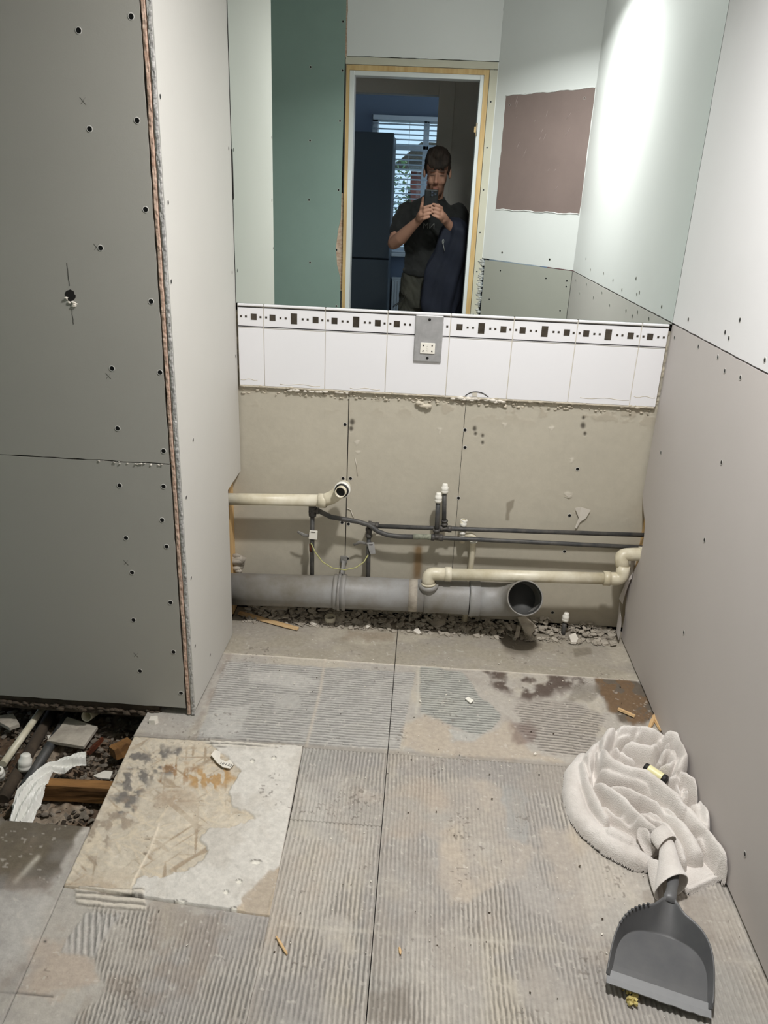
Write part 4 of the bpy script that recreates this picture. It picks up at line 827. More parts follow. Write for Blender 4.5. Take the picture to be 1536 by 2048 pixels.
# ---- dark water pipes
def cap_(bm, p, d, s=1.0):
    p = Vector(p); lathe(bm, p, p+Vector(d), [(0, .0078*s), (0, .0118*s), (.008*s, .0128*s), (.010*s, .0112*s), (.013*s, .0128*s), (.022*s, .0122*s), (.024*s, .0098*s), (.030*s, .0096*s), (.034*s, .0078*s), (.034*s, 0)], 20)
def coupling(bm, a, b, r=.0095):
    a, b = Vector(a), Vector(b); L = (b-a).length; lathe(bm, a, b, [(0, r*.8), (0, r*1.25), (L*.25, r*1.3), (L*.3, r*1.05), (L*.7, r*1.05), (L*.75, r*1.3), (L, r*1.25), (L, r*.8)], 16)
QY = -.03
w = empty('water_pipe', 'rear black water pipe with the taller white capped stub', 'pipe', tuple(A(1000, 1060, QY))); O = w.location
pr = A(1293, 1069, QY); pr = pr+Vector((.08, 0, 0))
bm = bmesh.new(); sweep(bm, loc(A(745, 1052, QY), A(895, 1057, QY), pr), .0078, 14); obj('pipe', bm, 'bpipe', w)
bm = bmesh.new(); sweep(bm, loc(A(738, 1050, QY), A(737, 1156, QY)-Vector((0, 0, .10))), .0076, 14); obj('dropper', bm, 'bpipe', w)
bm = bmesh.new(); coupling(bm, *loc(A(738, 1056, QY), A(738, 1074, QY))); coupling(bm, *loc(A(736, 1048, QY), A(757, 1052, QY))); obj('tee_fitting', bm, 'brass', w)
bm = bmesh.new(); sweep(bm, loc(A(888, 1056, QY), A(889, 984, QY)), .0077, 14); obj('riser', bm, 'bpipe', w)
bm = bmesh.new(); coupling(bm, *loc(A(889, 1050, QY), A(889, 1040, QY))); coupling(bm, *loc(A(878, 1057, QY), A(903, 1058, QY))); obj('tee_fitting', bm, 'brass', w)
bm = bmesh.new(); cap_(bm, loc(A(889, 986, QY))[0], (0, 0, 1)); obj('push_fit_cap', bm, 'cap', w)
w = empty('water_pipe', 'front black water pipe that dips and carries the shorter white capped stub', 'pipe', tuple(A(900, 1080, -.05))); O = w.location; KY = -.05
pr = A(1290, 1095, KY); pr = pr+Vector((.08, 0, 0))
cv = [A(a, b, KY) for a, b in ((630, 1018), (646, 1026), (662, 1034), (690, 1039), (715, 1043), (738, 1050), (756, 1063), (775, 1070), (800, 1073), (830, 1074))]
bm = bmesh.new(); sweep(bm, loc(*cv), .0085, 14); obj('bent_pipe', bm, 'bpipe', w)
bm = bmesh.new(); sweep(bm, loc(A(828, 1074, KY), A(870, 1075, KY), A(1080, 1085, KY), pr), .0076, 14); obj('pipe', bm, 'bpipe', w)
bm = bmesh.new(); coupling(bm, *loc(A(826, 1073, KY), A(866, 1074, KY)), r=.0082); obj('crusted_coupling', bm, 'verd', w)
bm = bmesh.new(); coupling(bm, *loc(A(862, 1074, KY), A(886, 1076, KY))); coupling(bm, *loc(A(873, 1076, KY), A(873, 1058, KY))); obj('tee_fitting', bm, 'brass', w)
bm = bmesh.new(); sweep(bm, loc(A(873, 1074, KY), A(876, 1003, KY)), .0078, 14); obj('riser', bm, 'bpipe', w)
bm = bmesh.new(); cap_(bm, loc(A(876, 1004, KY))[0], (.03, 0, 1)); obj('push_fit_cap', bm, 'cap', w)
bm = bmesh.new(); sweep(bm, loc(A(625, 1012, KY), A(624, 1145, KY)-Vector((0, .0, .10))), .0078, 14); obj('dropper', bm, 'bpipe', w)
bm = bmesh.new(); coupling(bm, *loc(A(625, 1012, KY), A(625, 1032, KY)), r=.0105); coupling(bm, *loc(A(618, 1020, KY), A(638, 1022, KY)), r=.009); obj('tee_fitting', bm, 'brass', w)
bm = bmesh.new(); sweep(bm, loc(A(623, 1088, KY), A(623, 1102, KY)), .0082, 14); obj('bare_copper', bm, 'copper', w)
# earth clamps, tags and wire
def clamp(px, py, y, name, lab, lever, tagr):
    o = empty(name, lab, 'clamp', tuple(A(px, py, y))); c = Vector(o.location)
    bm = bmesh.new(); lathe(bm, Vector((0, 0, -.006)), Vector((0, 0, 1)), [(0, .0085), (0, .0105), (.012, .0105), (.012, .0085)], 14); obj('band', bm, 'galv', o)
    p = [A(a, b, y)-c for a, b in lever]; bm = bmesh.new(); sweep(bm, p, [(.0012, .0045), (.0012, .0065), (.0012, .0045)][:len(p)], 8, ref=(0, 1, 0)); obj('strap_tail', bm, 'galv', o)
    bm = bmesh.new(); a, b, cc, d = tagr; P = [A(*q, y-.014)-c for q in tagr]; vs = [bm.verts.new(q) for q in P]; bm.faces.new(vs); r_ = bmesh.ops.extrude_face_region(bm, geom=bm.faces[:]); bmesh.ops.translate(bm, vec=(0, .004, 0), verts=[v for v in r_['geom'] if isinstance(v, bmesh.types.BMVert)]); bmesh.ops.recalc_face_normals(bm, faces=bm.faces)
    t = obj('tag', bm, 'wplast' if px < 700 else 'steel', o, bevel=.0015)
    m = (P[0]*.7+P[3]*.3+P[1]*0); u = (P[1]-P[0])
    bm = bmesh.new(); s0 = P[0]+u*.2+(P[3]-P[0])*.16+Vector((0, -.0006, 0)); sweep(bm, [s0, s0+u*.55], .0012, 6); obj('slot', bm, 'ink', t)
    return o
clamp(624, 1072, KY, 'earth_clamp', 'earth clamp with white tag on the left dark dropper pipe', [(620, 1072), (608, 1070), (595, 1063)], [(619, 1061), (635, 1062), (634, 1080), (617, 1078)])
clamp(738, 1088, QY, 'earth_clamp', 'earth clamp with tilted grey tag on the second dropper pipe', [(732, 1087), (720, 1084), (707, 1090)], [(734, 1086), (748, 1085), (751, 1108), (740, 1109)])
cv = [A(a, b, y) for a, b, y in ((622, 1086, -.06), (630, 1104, -.07), (645, 1124, -.08), (665, 1136, -.085), (690, 1140, -.085), (712, 1135, -.075), (728, 1124, -.06), (736, 1110, -.045))]
tag(tube('earth_wire', cv, .0022, 'yg', seg=8), 'thin yellow green wire hanging in a loop between the two clamps', 'wire')
# small overflow pipe
w = empty('overflow_pipe', 'narrow white plastic pipe standing behind the right end of the soil pipe', 'pipe', tuple(A(935, 1100, -.02))); O = w.location
bm = bmesh.new(); sweep(bm, loc(A(924, 1085, -.02), A(926, 1040, -.02)), .0095, 18); obj('stub', bm, 'pvcw', w)
bm = bmesh.new(); coupling(bm, *loc(A(925, 1062, -.02), A(925, 1080, -.02)), r=.0105); cp = loc(A(926, 1052, -.02))[0]; lathe(bm, cp, cp+Vector((.1, 0, 1)), [(0, .0095), (.002, .0125), (.012, .0115), (.014, .0095), (.022, .0125), (.024, .0125), (.024, .008)], 18); obj('open_socket', bm, 'cap', w)
bm = bmesh.new(); sweep(bm, fillet(loc(A(930, 1072, -.02), A(948, 1070, -.022), A(942, 1130, -.016), A(930, 1232, -.022)-Vector((0, 0, .02))), .02, 8), .0098, 18); obj('bent_pipe', bm, 'pvcw', w)
bm = bmesh.new(); coupling(bm, *loc(A(948, 1084, -.02), A(947, 1080, -.02)), r=.0112); obj('socket_rim', bm, 'cap', w)
# capped tube from floor
w = empty('capped_tube', 'short dark tube with white cap rising from the rubble at right', 'pipe', tuple(at(1126, 1270, z=0))); O = w.location
tp = A(1130, 1240, O.y)
bm = bmesh.new(); sweep(bm, [Vector((0, 0, -.03)), tp-O], .0082, 16); obj('tube', bm, 'bpipe', w); bm = bmesh.new(); cap_(bm, tp-O-Vector((0, 0, .004)), (.08, 0, 1)); obj('push_fit_cap', bm, 'cap', w)

# ---- shaver socket
c = Vector(at(857, 678, y=-.012)); s_ = empty('shaver_socket', 'brushed steel shaver socket plate on the white tiles', 'socket', tuple(c))
bm = B(((-.0445, -.0, -.074), (.0445, .009, .074))); obj('face_plate', bm, 'steel', s_, bevel=.003)
bm = B(((-.0245, -.003, -.0465), (.0225, .0005, -.0125))); ins = obj('socket_insert', bm, 'wplast', s_, bevel=.0008)
for x, z in ((-.015, -.021), (.013, -.021), (-.015, -.038), (.013, -.038)):
    bm = bmesh.new(); sgn = 1 if z > -.03 else -1; s2 = -1 if x < 0 else 1
    sweep(bm, [(x, -.0031, z), (x, -.0036, z)], .0023, 8); sweep(bm, [(x, -.0035, z), (x+s2*.002, -.0035, z+sgn*.003)], [.0018, .0006], 6); obj('pin_hole', bm, 'ink', ins)
bm = bmesh.new()
for x in (-.003,):
    sweep(bm, [(x-.003, -.0033, -.026), (x+.003, -.0033, -.022)], .0004, 4); sweep(bm, [(x-.003, -.0033, -.031), (x+.004, -.0033, -.031)], .0004, 4); sweep(bm, [(x-.002, -.0033, -.036), (x+.003, -.0033, -.038)], .0004, 4)
obj('printed_mark', bm, 'graphite', ins)
for z in (.061, -.061):
    bm = bmesh.new(); lathe(bm, Vector((0, -.0002, z)), Vector((0, -1, z)), [(0, .0045), (.0015, .004), (.0015, .0008), (.0006, 0)], 14); obj('plate_screw', bm, 'black', s_)

# ---- ceiling lamp
cl = empty('ceiling_light', 'round white ceiling light', 'lamp', (LX, LY, CZ)); bm = bmesh.new(); lathe(bm, Vector((0, 0, 0)), Vector((0, 0, -1)), [(0, .09), (.012, .09), (.018, .082), (.018, .070)], 32); obj('bezel', bm, 'wplast', cl)
bm = bmesh.new(); lathe(bm, Vector((0, 0, 0)), Vector((0, 0, -1)), [(.016, .071), (.016, 0)], 32); obj('diffuser', bm, 'lamp', cl)

# ---- things in the floor opening
def gp(px, py, z): return Vector(at(px, py, z=z))
def gpipe(a, b, r, m, name, label, z=-.085, seg=16, ext=.0):
    p, q = gp(*a, z), gp(*b, z); d = (q-p).normalized(); q = q+d*ext; bm = bmesh.new(); sweep(bm, [Vector((0, 0, 0)), q-p], r, seg); o = empty(name, label, 'pipe', tuple(p)); obj('tube', bm, m, o); return o, d
o, d = gpipe((6, 1528), (84, 1418), .0105, 'pvcw', 'floor_pipe', 'cream plastic pipe crossing the left of the floor opening', -.07, ext=.1); bm = bmesh.new(); cap_(bm, -d*.03+Vector((0, 0, .004)), d*.2+Vector((0, 0, -.9)), 1.2); obj('push_fit_cap', bm, 'cap', o)
o, d = gpipe((5, 1600), (98, 1436), .017, 'ddirt', 'insulated_pipe', 'dark lagged pipe beside the cream pipe in the opening', -.10, ext=.1)
for k in range(7):
    pass
o, d = gpipe((48, 1575), (132, 1440), .0145, 'bpipe', 'insulated_pipe', 'dark grey pipe nearest the crumpled white sheet', -.09, ext=.1)
o = empty('capped_pipe', 'stubby white capped fitting between the dark pipes in the opening', 'pipe', tuple(gp(48, 1530, -.075)))
bm = bmesh.new(); lathe(bm, Vector((0, 0, -.015)), Vector((.1, .2, 1)), [(0, .012), (0, .0175), (.010, .0185), (.013, .0165), (.017, .0185), (.030, .0180), (.033, .0140), (.044, .0135), (.047, .011), (.047, 0)], 24); obj('push_fit_cap', bm, 'cap', o)
bm = bmesh.new(); sweep(bm, [Vector((0, 0, -.05)), Vector((0, 0, -.01))], .011, 14); obj('tube', bm, 'bpipe', o)
c = gp(173, 1433, -.05); bm = bmesh.new(); md2 = Vector((0, -.9, .35)).normalized(); lathe(bm, Vector((0, .12, -.045)), Vector((0, 0, 0)), [(0, .016), (.128, .016), (.128, .0138), (.06, .0135), (.06, 0)], 24)
o = obj('waste_pipe', bm, 'pvcw', loc=c); tag(o, 'cream pipe end opening out from under the boxed pier', 'pipe')
ja, jb = gp(82, 1555, -.045), gp(216, 1562, -.045); bm = bmesh.new(); L = (jb-ja).length+.05
box(bm, (0, -.030, -.05), (L, 0, 0)); rr = random.Random(4); bmesh.ops.subdivide_edges(bm, edges=bm.edges, cuts=4, use_grid_fill=True)
for v in bm.verts: v.co += Vector([rr.uniform(-.0012, .0012) for _ in range(3)])
bmesh.ops.recalc_face_normals(bm, faces=bm.faces)
o = obj('timber_noggin', bm, 'oldwood', loc=ja); o.rotation_euler[2] = math.atan2(jb.y-ja.y, jb.x-ja.x); tag(o, 'sawn brown timber running under the edge of the chipboard', 'timber')
# crumpled white sheet
path = [gp(a, b, -.035) for a, b in ((172, 1516), (150, 1520), (125, 1526), (100, 1534), (84, 1546), (72, 1562), (60, 1582), (46, 1605), (34, 1632))]; c0 = path[4].copy()
wid = [.018, .026, .026, .022, .024, .030, .036, .036, .026]
nn, mm = 64, 22; P = np.zeros((nn, mm, 3)); pa = np.array([list(p) for p in path]); ti = np.linspace(0, len(path)-1, nn)
for k in range(3): P[:, :, k] = np.interp(ti, range(len(path)), pa[:, k])[:, None]
tg = np.gradient(P[:, 0, :2], axis=0); tg /= np.linalg.norm(tg, axis=1)[:, None]; nr = np.stack([-tg[:, 1], tg[:, 0]], 1); ww = np.interp(ti, range(len(path)), wid)[:, None]; s = np.linspace(-1, 1, mm)[None, :]
edge = 1+.14*(np.floor(fbm(ti*1.7, ti*0+3, 2)*6)/3-1)[:, None]
P[:, :, 0] += nr[:, 0:1]*s*ww*edge; P[:, :, 1] += nr[:, 1:2]*s*ww*edge
P[:, :, 2] += .012*np.abs(((s*1.6+ti[:, None]*.45) % 1)-.5)*2+.010*(vn(ti[:, None]*1.3+s*2, s*1.6+4)-.5)*2-.012*s**2-.03*sstep(5.5, 8, ti)[:, None]
o = grid_mesh('plastic_sheet', P-np.array(c0), None, 'paper', smooth=False); o.location = c0; md = o.modifiers.new('t', 'SOLIDIFY'); md.thickness = .001; tag(o, 'crumpled white plastic sheet lying in the floor opening', 'sheet')
# torn printed card on the chipboard
L = [(422, 1512), (430, 1502), (441, 1506), (440, 1518), (452, 1524), (460, 1520), (467, 1530), (460, 1538), (446, 1535), (434, 1526)]
c = gp(445, 1522, .009); bm = bmesh.new(); vs = [bm.verts.new(gp(a, b, .009)-c+Vector((0, 0, .003 if b < 1515 else 0))) for a, b in L]; bm.faces.new(vs); r_ = bmesh.ops.extrude_face_region(bm, geom=bm.faces[:]); bmesh.ops.translate(bm, vec=(0, 0, .0015), verts=[v for v in r_['geom'] if isinstance(v, bmesh.types.BMVert)]); bmesh.ops.recalc_face_normals(bm, faces=bm.faces)
o = obj('torn_label', bm, 'chunkw', loc=c); tag(o, 'torn white scrap with black lettering on the chipboard', 'paper')
t = bpy.data.curves.new('lettering', 'FONT'); t.body = 'HN 551'; t.size = .0125; t.extrude = .0002; t.align_x = 'CENTER'; to = bpy.data.objects.new('printed_letters', t); COL.objects.link(to); t.materials.append(M['ink']); to.parent = o; q = gp(453, 1531, .0108)-c; to.location = q; to.rotation_euler = (0, 0, -.22)

# ---- towel
tw = empty('towel', 'crumpled grey white towel heaped against the right wall', 'towel', (.64, -.85, 0)); TO = np.array([.64, -.85, 0])
def zt(X, Y, z): return np.array(at(1120+X/4.042, 1420+Y/4.042, z=z))
gx, gy = np.meshgrid(np.arange(.42, RX-.004, .0021), np.arange(-1.24, -.50, .0021), indexing='ij'); H = np.zeros(gx.shape)
wx = gx+.004*(fbm(gx*22, gy*22, 2)-.5); wy = gy+.004*(fbm(gx*22+9, gy*22, 2)-.5)
def smax(a, b, k=.004):
    h = np.clip(.5+.5*(a-b)/k, 0, 1); return b*(1-h)+a*h+k*h*(1-h)
def fold(L, r, Hh, z=.03, w=None):
    global H
    z = Hh*1.22*.85; P = [zt(a, b, z)[:2] for a, b in L]; best = np.full(gx.shape, -1.0)
    n = len(P)-1
    for i in range(n):
        (x0, y0), (x1, y1) = P[i], P[i+1]; dx, dy = x1-x0, y1-y0; t = np.clip(((wx-x0)*dx+(wy-y0)*dy)/(dx*dx+dy*dy+1e-12), 0, 1)
        u = (i+t)/n; d = np.hypot(wx-x0-t*dx, wy-y0-t*dy); rr = r*.80*np.interp(u, [0, .12, .5, .88, 1], w or [.8, 1, 1, 1, .8]); hh = Hh*1.22*np.interp(u, [0, .12, .5, .88, 1], [.85, 1, 1, 1, .85])
        best = np.maximum(best, hh*np.sqrt(np.clip(1-(d/rr)**2, 0, 1))**.9)
    H = np.where(best > 0, smax(H, best, .0012), H)
def fill(L, h, z=.015, soft=.012):
    global H
    P = [tuple(zt(a, b, z)[:2]) for a, b in L]; m = sstep(0, soft, sdist(wx, wy, P)); H = np.maximum(H, h*m)
fill([(300, 300), (450, 170), (900, 170), (1030, 380), (1060, 560), (1200, 720), (1230, 950), (1380, 1250), (1200, 1270), (1080, 1170), (960, 1230), (900, 1090), (720, 1200), (450, 1080), (250, 930), (120, 700), (110, 500), (200, 340)], .008)
fold([(200, 360), (130, 480), (115, 640), (165, 800), (260, 930), (420, 1060), (600, 1150), (710, 1185)], .036, .030)
fold([(330, 250), (260, 330), (205, 430), (225, 560), (290, 720), (370, 850)], .024, .048)
fold([(380, 960), (480, 1010), (600, 1070)], .030, .038)
fold([(345, 270), (400, 185), (520, 160), (680, 165), (830, 195)], .024, .078)
fold([(830, 195), (940, 215), (1000, 300), (1015, 390), (960, 470)], .024, .088)
fold([(860, 260), (920, 340), (960, 420)], .014, .084, w=[.5, 1, 1, 1, .6])
fold([(450, 250), (520, 235), (600, 225)], .014, .062)
fold([(540, 270), (640, 300), (740, 330), (790, 290)], .022, .066)
fold([(815, 400), (850, 350), (910, 360), (930, 430), (880, 470), (830, 450)], .017, .074)
fold([(400, 330), (440, 300), (480, 360)], .012, .052); fold([(480, 340), (540, 390), (600, 420)], .012, .044)
fold([(335, 300), (390, 400), (520, 480), (680, 520), (800, 600), (900, 680), (1010, 770)], .027, .078)
fold([(1000, 760), (1090, 880), (1190, 1000), (1290, 1130), (1385, 1255)], .026, .062, w=[1, 1, 1, .8, .35])
fold([(340, 480), (450, 540), (600, 580), (740, 650)], .020, .060)
fold([(420, 620), (600, 680), (760, 740), (900, 850), (1000, 960), (1110, 1110)], .023, .058, w=[.5, .9, 1, 1.1, 1.2])
fold([(285, 570), (400, 660), (520, 740), (620, 850), (720, 940), (800, 980)], .019, .056)
fold([(330, 760), (440, 850), (560, 900), (650, 940)], .017, .034)
fold([(680, 800), (790, 880), (870, 960), (960, 1090), (1010, 1190)], .018, .050)
fold([(900, 540), (1010, 540), (1090, 600), (1160, 680), (1190, 780), (1195, 920)], .021, .070)
fold([(1090, 760), (1140, 820), (1150, 920)], .022, .052); fold([(1010, 590), (1000, 640), (1040, 700)], .009, .058); fold([(930, 600), (960, 660), (1000, 720)], .011, .048)
fold([(1210, 1020), (1200, 1120), (1230, 1220)], .014, .030)
def crease(L, z, w=.0050, dep=.021):
    global H
    P = [zt(a, b, z)[:2] for a, b in L]; H = H-dep*np.exp(-(pline(wx, wy, P)/w)**2)*sstep(.015, .04, H)
Hc = H.copy()
for L, z in (([(455, 185), (430, 260), (395, 300)], .07), ([(450, 262), (560, 240), (625, 195)], .07), ([(400, 300), (480, 345), (530, 385)], .06), ([(828, 215), (835, 265), (900, 340), (955, 415)], .08), ([(780, 335), (840, 322), (920, 352)], .07),
             ([(285, 545), (400, 600), (520, 645), (640, 705), (790, 772), (850, 850), (930, 900), (1060, 975), (1150, 1035), (1255, 1215)], .05), ([(232, 560), (282, 645), (330, 735), (450, 845), (600, 925)], .035), ([(192, 420), (250, 620), (370, 860)], .035),
             ([(655, 795), (760, 885), (830, 925)], .045), ([(940, 590), (1005, 640), (990, 695)], .05), ([(1035, 735), (1110, 745), (1190, 790)], .05), ([(560, 240), (700, 245), (800, 240)], .07), ([(700, 395), (760, 380), (840, 460)], .06), ([(310, 320), (315, 420), (300, 500)], .05)): crease(L, z)
H = H+(fbm(gx*26, gy*26, 3)-.5)*.009*sstep(.012, .03, Hc)+(fbm(gx*150, gy*150, 2)-.5)*.0026*sstep(.012, .03, Hc)
for _ in range(2): H = (H*4+np.roll(H, 1, 0)+np.roll(H, -1, 0)+np.roll(H, 1, 1)+np.roll(H, -1, 1))/8
keep = (H > .0012) & (gx > .428) & (gy > -1.232) & (gy < -.508)
# trim cells at the border
P = np.stack([gx, gy, np.maximum(H, 0)], -1)-TO
o = grid_mesh('folded_bundle', P, None, 'towel', tw, keep=keep)
# flat hem flap spreading to the right wall
fl_ = [(960, 1250), (1090, 1165), (1190, 1190), (1215, 1265), (1400, 1280), (1330, 1340), (1200, 1400), (1050, 1470), (985, 1430), (940, 1330)]
gx, gy = np.meshgrid(np.arange(.58, RX+.06, .0022), np.arange(-1.24, -1.0, .0022), indexing='ij'); Pp = [tuple(zt(a, b, .012)[:2]) for a, b in fl_]; sd = sdist(gx, gy, Pp); m = sstep(0, .004, sd)
hh = m*(.012+.012*sstep(.0, .06, sd)+.004*np.exp(-((sd-.004)/.003)**2)-.002*np.exp(-((sd-.012)/.0016)**2)+(fbm(gx*150, gy*150, 2)-.5)*.0015); gx2 = np.minimum(gx, RX-.003)
obj_ = grid_mesh('hem_flap', np.stack([gx2, gy, hh], -1)-TO, None, 'towel', tw, keep=(sd > -.001) & (gx < RX-.001))
def sheet(name, rings, m='towel', th=.0035):
    bm = bmesh.new(); R = [[bm.verts.new(Vector(p)-Vector(TO)) for p in r] for r in rings]
    for a, b in zip(R[:-1], R[1:]):
        for k in range(len(a)-1): f = bm.faces.new((a[k], a[k+1], b[k+1], b[k])); f.smooth = True
    o = obj(name, bm, m, tw); md = o.modifiers.new('t', 'SOLIDIFY'); md.thickness = th; md.offset = 0; s_ = o.modifiers.new('s', 'SUBSURF'); s_.levels = s_.render_levels = 2; return o
def arcring(c, ax, rx, rz, a0, a1, n=13, tilt=0):
    out = []; c = Vector(c); d = Vector(ax).normalized(); side = Vector((-d.y, d.x, 0)).normalized(); u = Vector((0, 0, 1))
    for k in range(n):
        a = math.radians(a0+(a1-a0)*k/(n-1)); out.append(c+side*math.cos(a)*rx+u*math.sin(a)*rz+d*tilt*math.cos(a))
    return out
a_, b_ = zt(865, 1080, .050), zt(900, 1440, .044); ax = Vector(b_-a_); 
rings = [arcring(a_+(b_-a_)*t, ax, rx, rz, -60, 235, 15, tl_) for t, rx, rz, tl_ in ((0, .015, .018, 0), (.25, .019, .022, 0), (.5, .023, .027, -.004), (.75, .030, .033, -.012), (.93, .036, .037, -.022), (1.0, .038, .038, -.026))]
sheet('rolled_corner', rings); rings = [arcring(zt(790, 985, .05), (.5, -.8, 0), .026, .018, -10, 190, 13), arcring(zt(820, 1030, .055), (.5, -.8, 0), .030, .022, -10, 190, 13), arcring(zt(870, 1095, .055), (.5, -.8, 0), .030, .024, -20, 190, 13)]
sheet('folded_collar', rings)
sheet('turned_hem', [[zt(*q) for q in L] for L in (((625, 950, .04), (680, 930, .055), (740, 990, .06)), ((610, 1010, .03), (660, 1010, .035), (720, 1060, .045)), ((640, 1090, .02), (700, 1100, .022), (770, 1120, .035)), ((690, 1170, .010), (735, 1210, .006), (790, 1110, .03)))])
sheet('side_flap', [[zt(*q) for q in L] for L in (((700, 1190, .03), (770, 1200, .04), (830, 1220, .05)), ((705, 1300, .016), (760, 1320, .03), (820, 1330, .045)), ((730, 1420, .012), (775, 1460, .02), (830, 1450, .035)), ((770, 1520, .008), (800, 1560, .010), (850, 1540, .02)))])
# ribbed cream cylinder with dark ends in the towel
a_, b_ = zt(690, 462, .072), zt(862, 575, .066); bt = empty('ribbed_bottle', 'small cream ribbed cylinder with dark ends nestled in the towel', 'bottle', tuple(a_)); d = Vector(b_-a_); Lb = d.length
bm = bmesh.new(); pr = []
for k in range(34): pr.append((Lb*.14+k*Lb*.68/34, .0135 if k % 2 else .0127))
lathe(bm, Vector(), d, pr, 20); obj('ribbed_body', bm, 'yellow', bt)
bm = bmesh.new(); lathe(bm, Vector(), d, [(-.002, 0), (-.002, .011), (.001, .0125), (Lb*.15, .0125)], 20); obj('black_cap', bm, 'rubber', bt); bm = bmesh.new(); lathe(bm, Vector(), d, [(Lb*.80, .0125), (Lb*.84, .0138), (Lb*.95, .0138), (Lb, .011), (Lb, .006), (Lb*.93, 0)], 20); obj('black_base', bm, 'rubber', bt)

# ---- dustpan
L0, L1 = gp(1212, 1950, .030), gp(1424, 2022, .018); mid = (L0+L1)/2; un = (L1-L0); un.z = 0; half = un.length/2; un.normalize(); vn_ = Vector((-un.y, un.x, 0))
dp = empty('dustpan', 'dark grey plastic dustpan lying beside the towel', 'dustpan', (mid.x, mid.y, 0)); dp.rotation_euler[2] = math.atan2(un.y, un.x)
def pan_pt(th, s):                                    # th 0..pi round the back, s 0 base outline .. 1 rim
    c, s_ = math.cos(th), math.sin(th); a = half*.97; b = .112
    cx_ = abs(c)**.72*(1 if c > 0 else -1); sy = max(0, s_)**.62
    base = Vector((cx_*a*.93, .028+sy*b, .005)); rim = Vector((cx_*a*(1.03), .006+sy*(b+.046)+.010*math.exp(-((th-math.pi/2)/.30)**2)+.030*math.exp(-((th-math.pi/2)/.12)**2), .016+.040*s_**.7))
    p = base.lerp(rim, s); p.x += .10*p.y; return p
bm = bmesh.new(); N = 110; rows = []
for i in range(N+1):
    th = math.pi*i/N; rows.append([bm.verts.new(pan_pt(th, s)) for s in (0, .08, .3, .6, .9, 1)])
for i in range(N):
    for k in range(5): f = bm.faces.new((rows[i][k], rows[i+1][k], rows[i+1][k+1], rows[i][k+1])); f.smooth = True
# base plate: fan of strips between mirrored outline points, then forward to the lip
fr_ = [bm.verts.new((half*.93*(1-2*i/N), -.0+.024, .0045)) for i in range(N+1)]
f = bm.faces.new([r[0] for r in rows]+[fr_[-1], fr_[0]]) if False else bm.faces.new([r[0] for r in rows])
for i in (0,):
    a_, b_ = rows[0], rows[N]
    q = [bm.verts.new((s*half*w, 0.0, z)) for s, w, z in ((1, .93, .003), (1, 1.0, .008), (-1, 1.0, .008), (-1, .93, .003))]
    bm.faces.new((a_[0], b_[0], q[3], q[0])); bm.faces.new((a_[0], q[0], q[1], a_[5], a_[4], a_[3], a_[2], a_[1])); bm.faces.new((b_[0], b_[1], b_[2], b_[3], b_[4], b_[5], q[2], q[3]))
for v in fr_: bm.verts.remove(v)
bmesh.ops.recalc_face_normals(bm, faces=bm.faces)
tilt = Matrix.Rotation(-.03, 4, 'X'); liftz = .021
for v in bm.verts: v.co = tilt @ v.co+Vector((0, 0, liftz+.006*(-v.co.x/half)))
po = obj('scoop', bm, 'pan', dp); md = po.modifiers.new('t', 'SOLIDIFY'); md.thickness = .0026; md.offset = 0
rnd = random.Random(4); bm = bmesh.new(); n = 30; rows = []
for i in range(n+1):
    x = -half*1.0+2*half*i/n; z = liftz+.006*(-x/half); fy = -.014-(rnd.uniform(0, .0022) if i > n*.35 else rnd.uniform(0, .0006))
    rows.append([bm.verts.new((x*.985, y, zz+z)) for y, zz in ((.012, .0065), (-.004, .004), (fy, .0005), (fy, -.0015), (.012, .0035))])
for a_, b_ in zip(rows[:-1], rows[1:]):
    for k in range(5): bm.faces.new((a_[k], a_[(k+1) % 5], b_[(k+1) % 5], b_[k]))
bm.faces.new(rows[0]); bm.faces.new(rows[-1][::-1]); bmesh.ops.recalc_face_normals(bm, faces=bm.faces); obj('rubber_lip', bm, 'lip', dp)
hn = pan_pt(math.pi/2, 1)+Vector((0, 0, liftz)); hq = [pan_pt(math.pi/2, t)+Vector((0, 0, liftz)) for t in (.42, .62, .8, .95)]
bm = bmesh.new(); sweep(bm, [hn+Vector((-.001, -.010, -.014)), hn+Vector((.0, .002, -.010)), hn+Vector((.003, .015, -.012)), hn+Vector((.005, .030, -.014)), hn+Vector((.008, .055, -.015)), hn+Vector((.010, .08, -.016)), hn+Vector((.010, .085, -.016))],
      [(.0135, .003), (.0135, .0078), (.0122, .008), (.0115, .0078), (.013, .008), (.013, .008), (.008, .004)], 20, ref=(1, 0, 0)); obj('handle', bm, 'pan', dp)
bm = bmesh.new()
for i in range(9):
    p = pan_pt(math.pi*(.60+.030*i), 1)+Vector((0, 0, liftz+.001)); ball(bm, p, (.0035, .0028, .0035), 1)
obj('comb_teeth', bm, 'pan', dp)
rnd = random.Random(6); bm = bmesh.new(); c = gp(1262, 1982, .008)
for _ in range(60): ball(bm, Vector((rnd.gauss(0, .008), rnd.gauss(0, .015), rnd.uniform(-.004, .006))), rnd.uniform(.002, .006), 1)
for v in bm.verts: v.co += Vector([rnd.uniform(-.002, .002) for _ in range(3)])
tag(obj('foam_scrap', bm, 'foam', loc=c), 'torn yellow foam scrap half under the dustpan lip', 'foam')

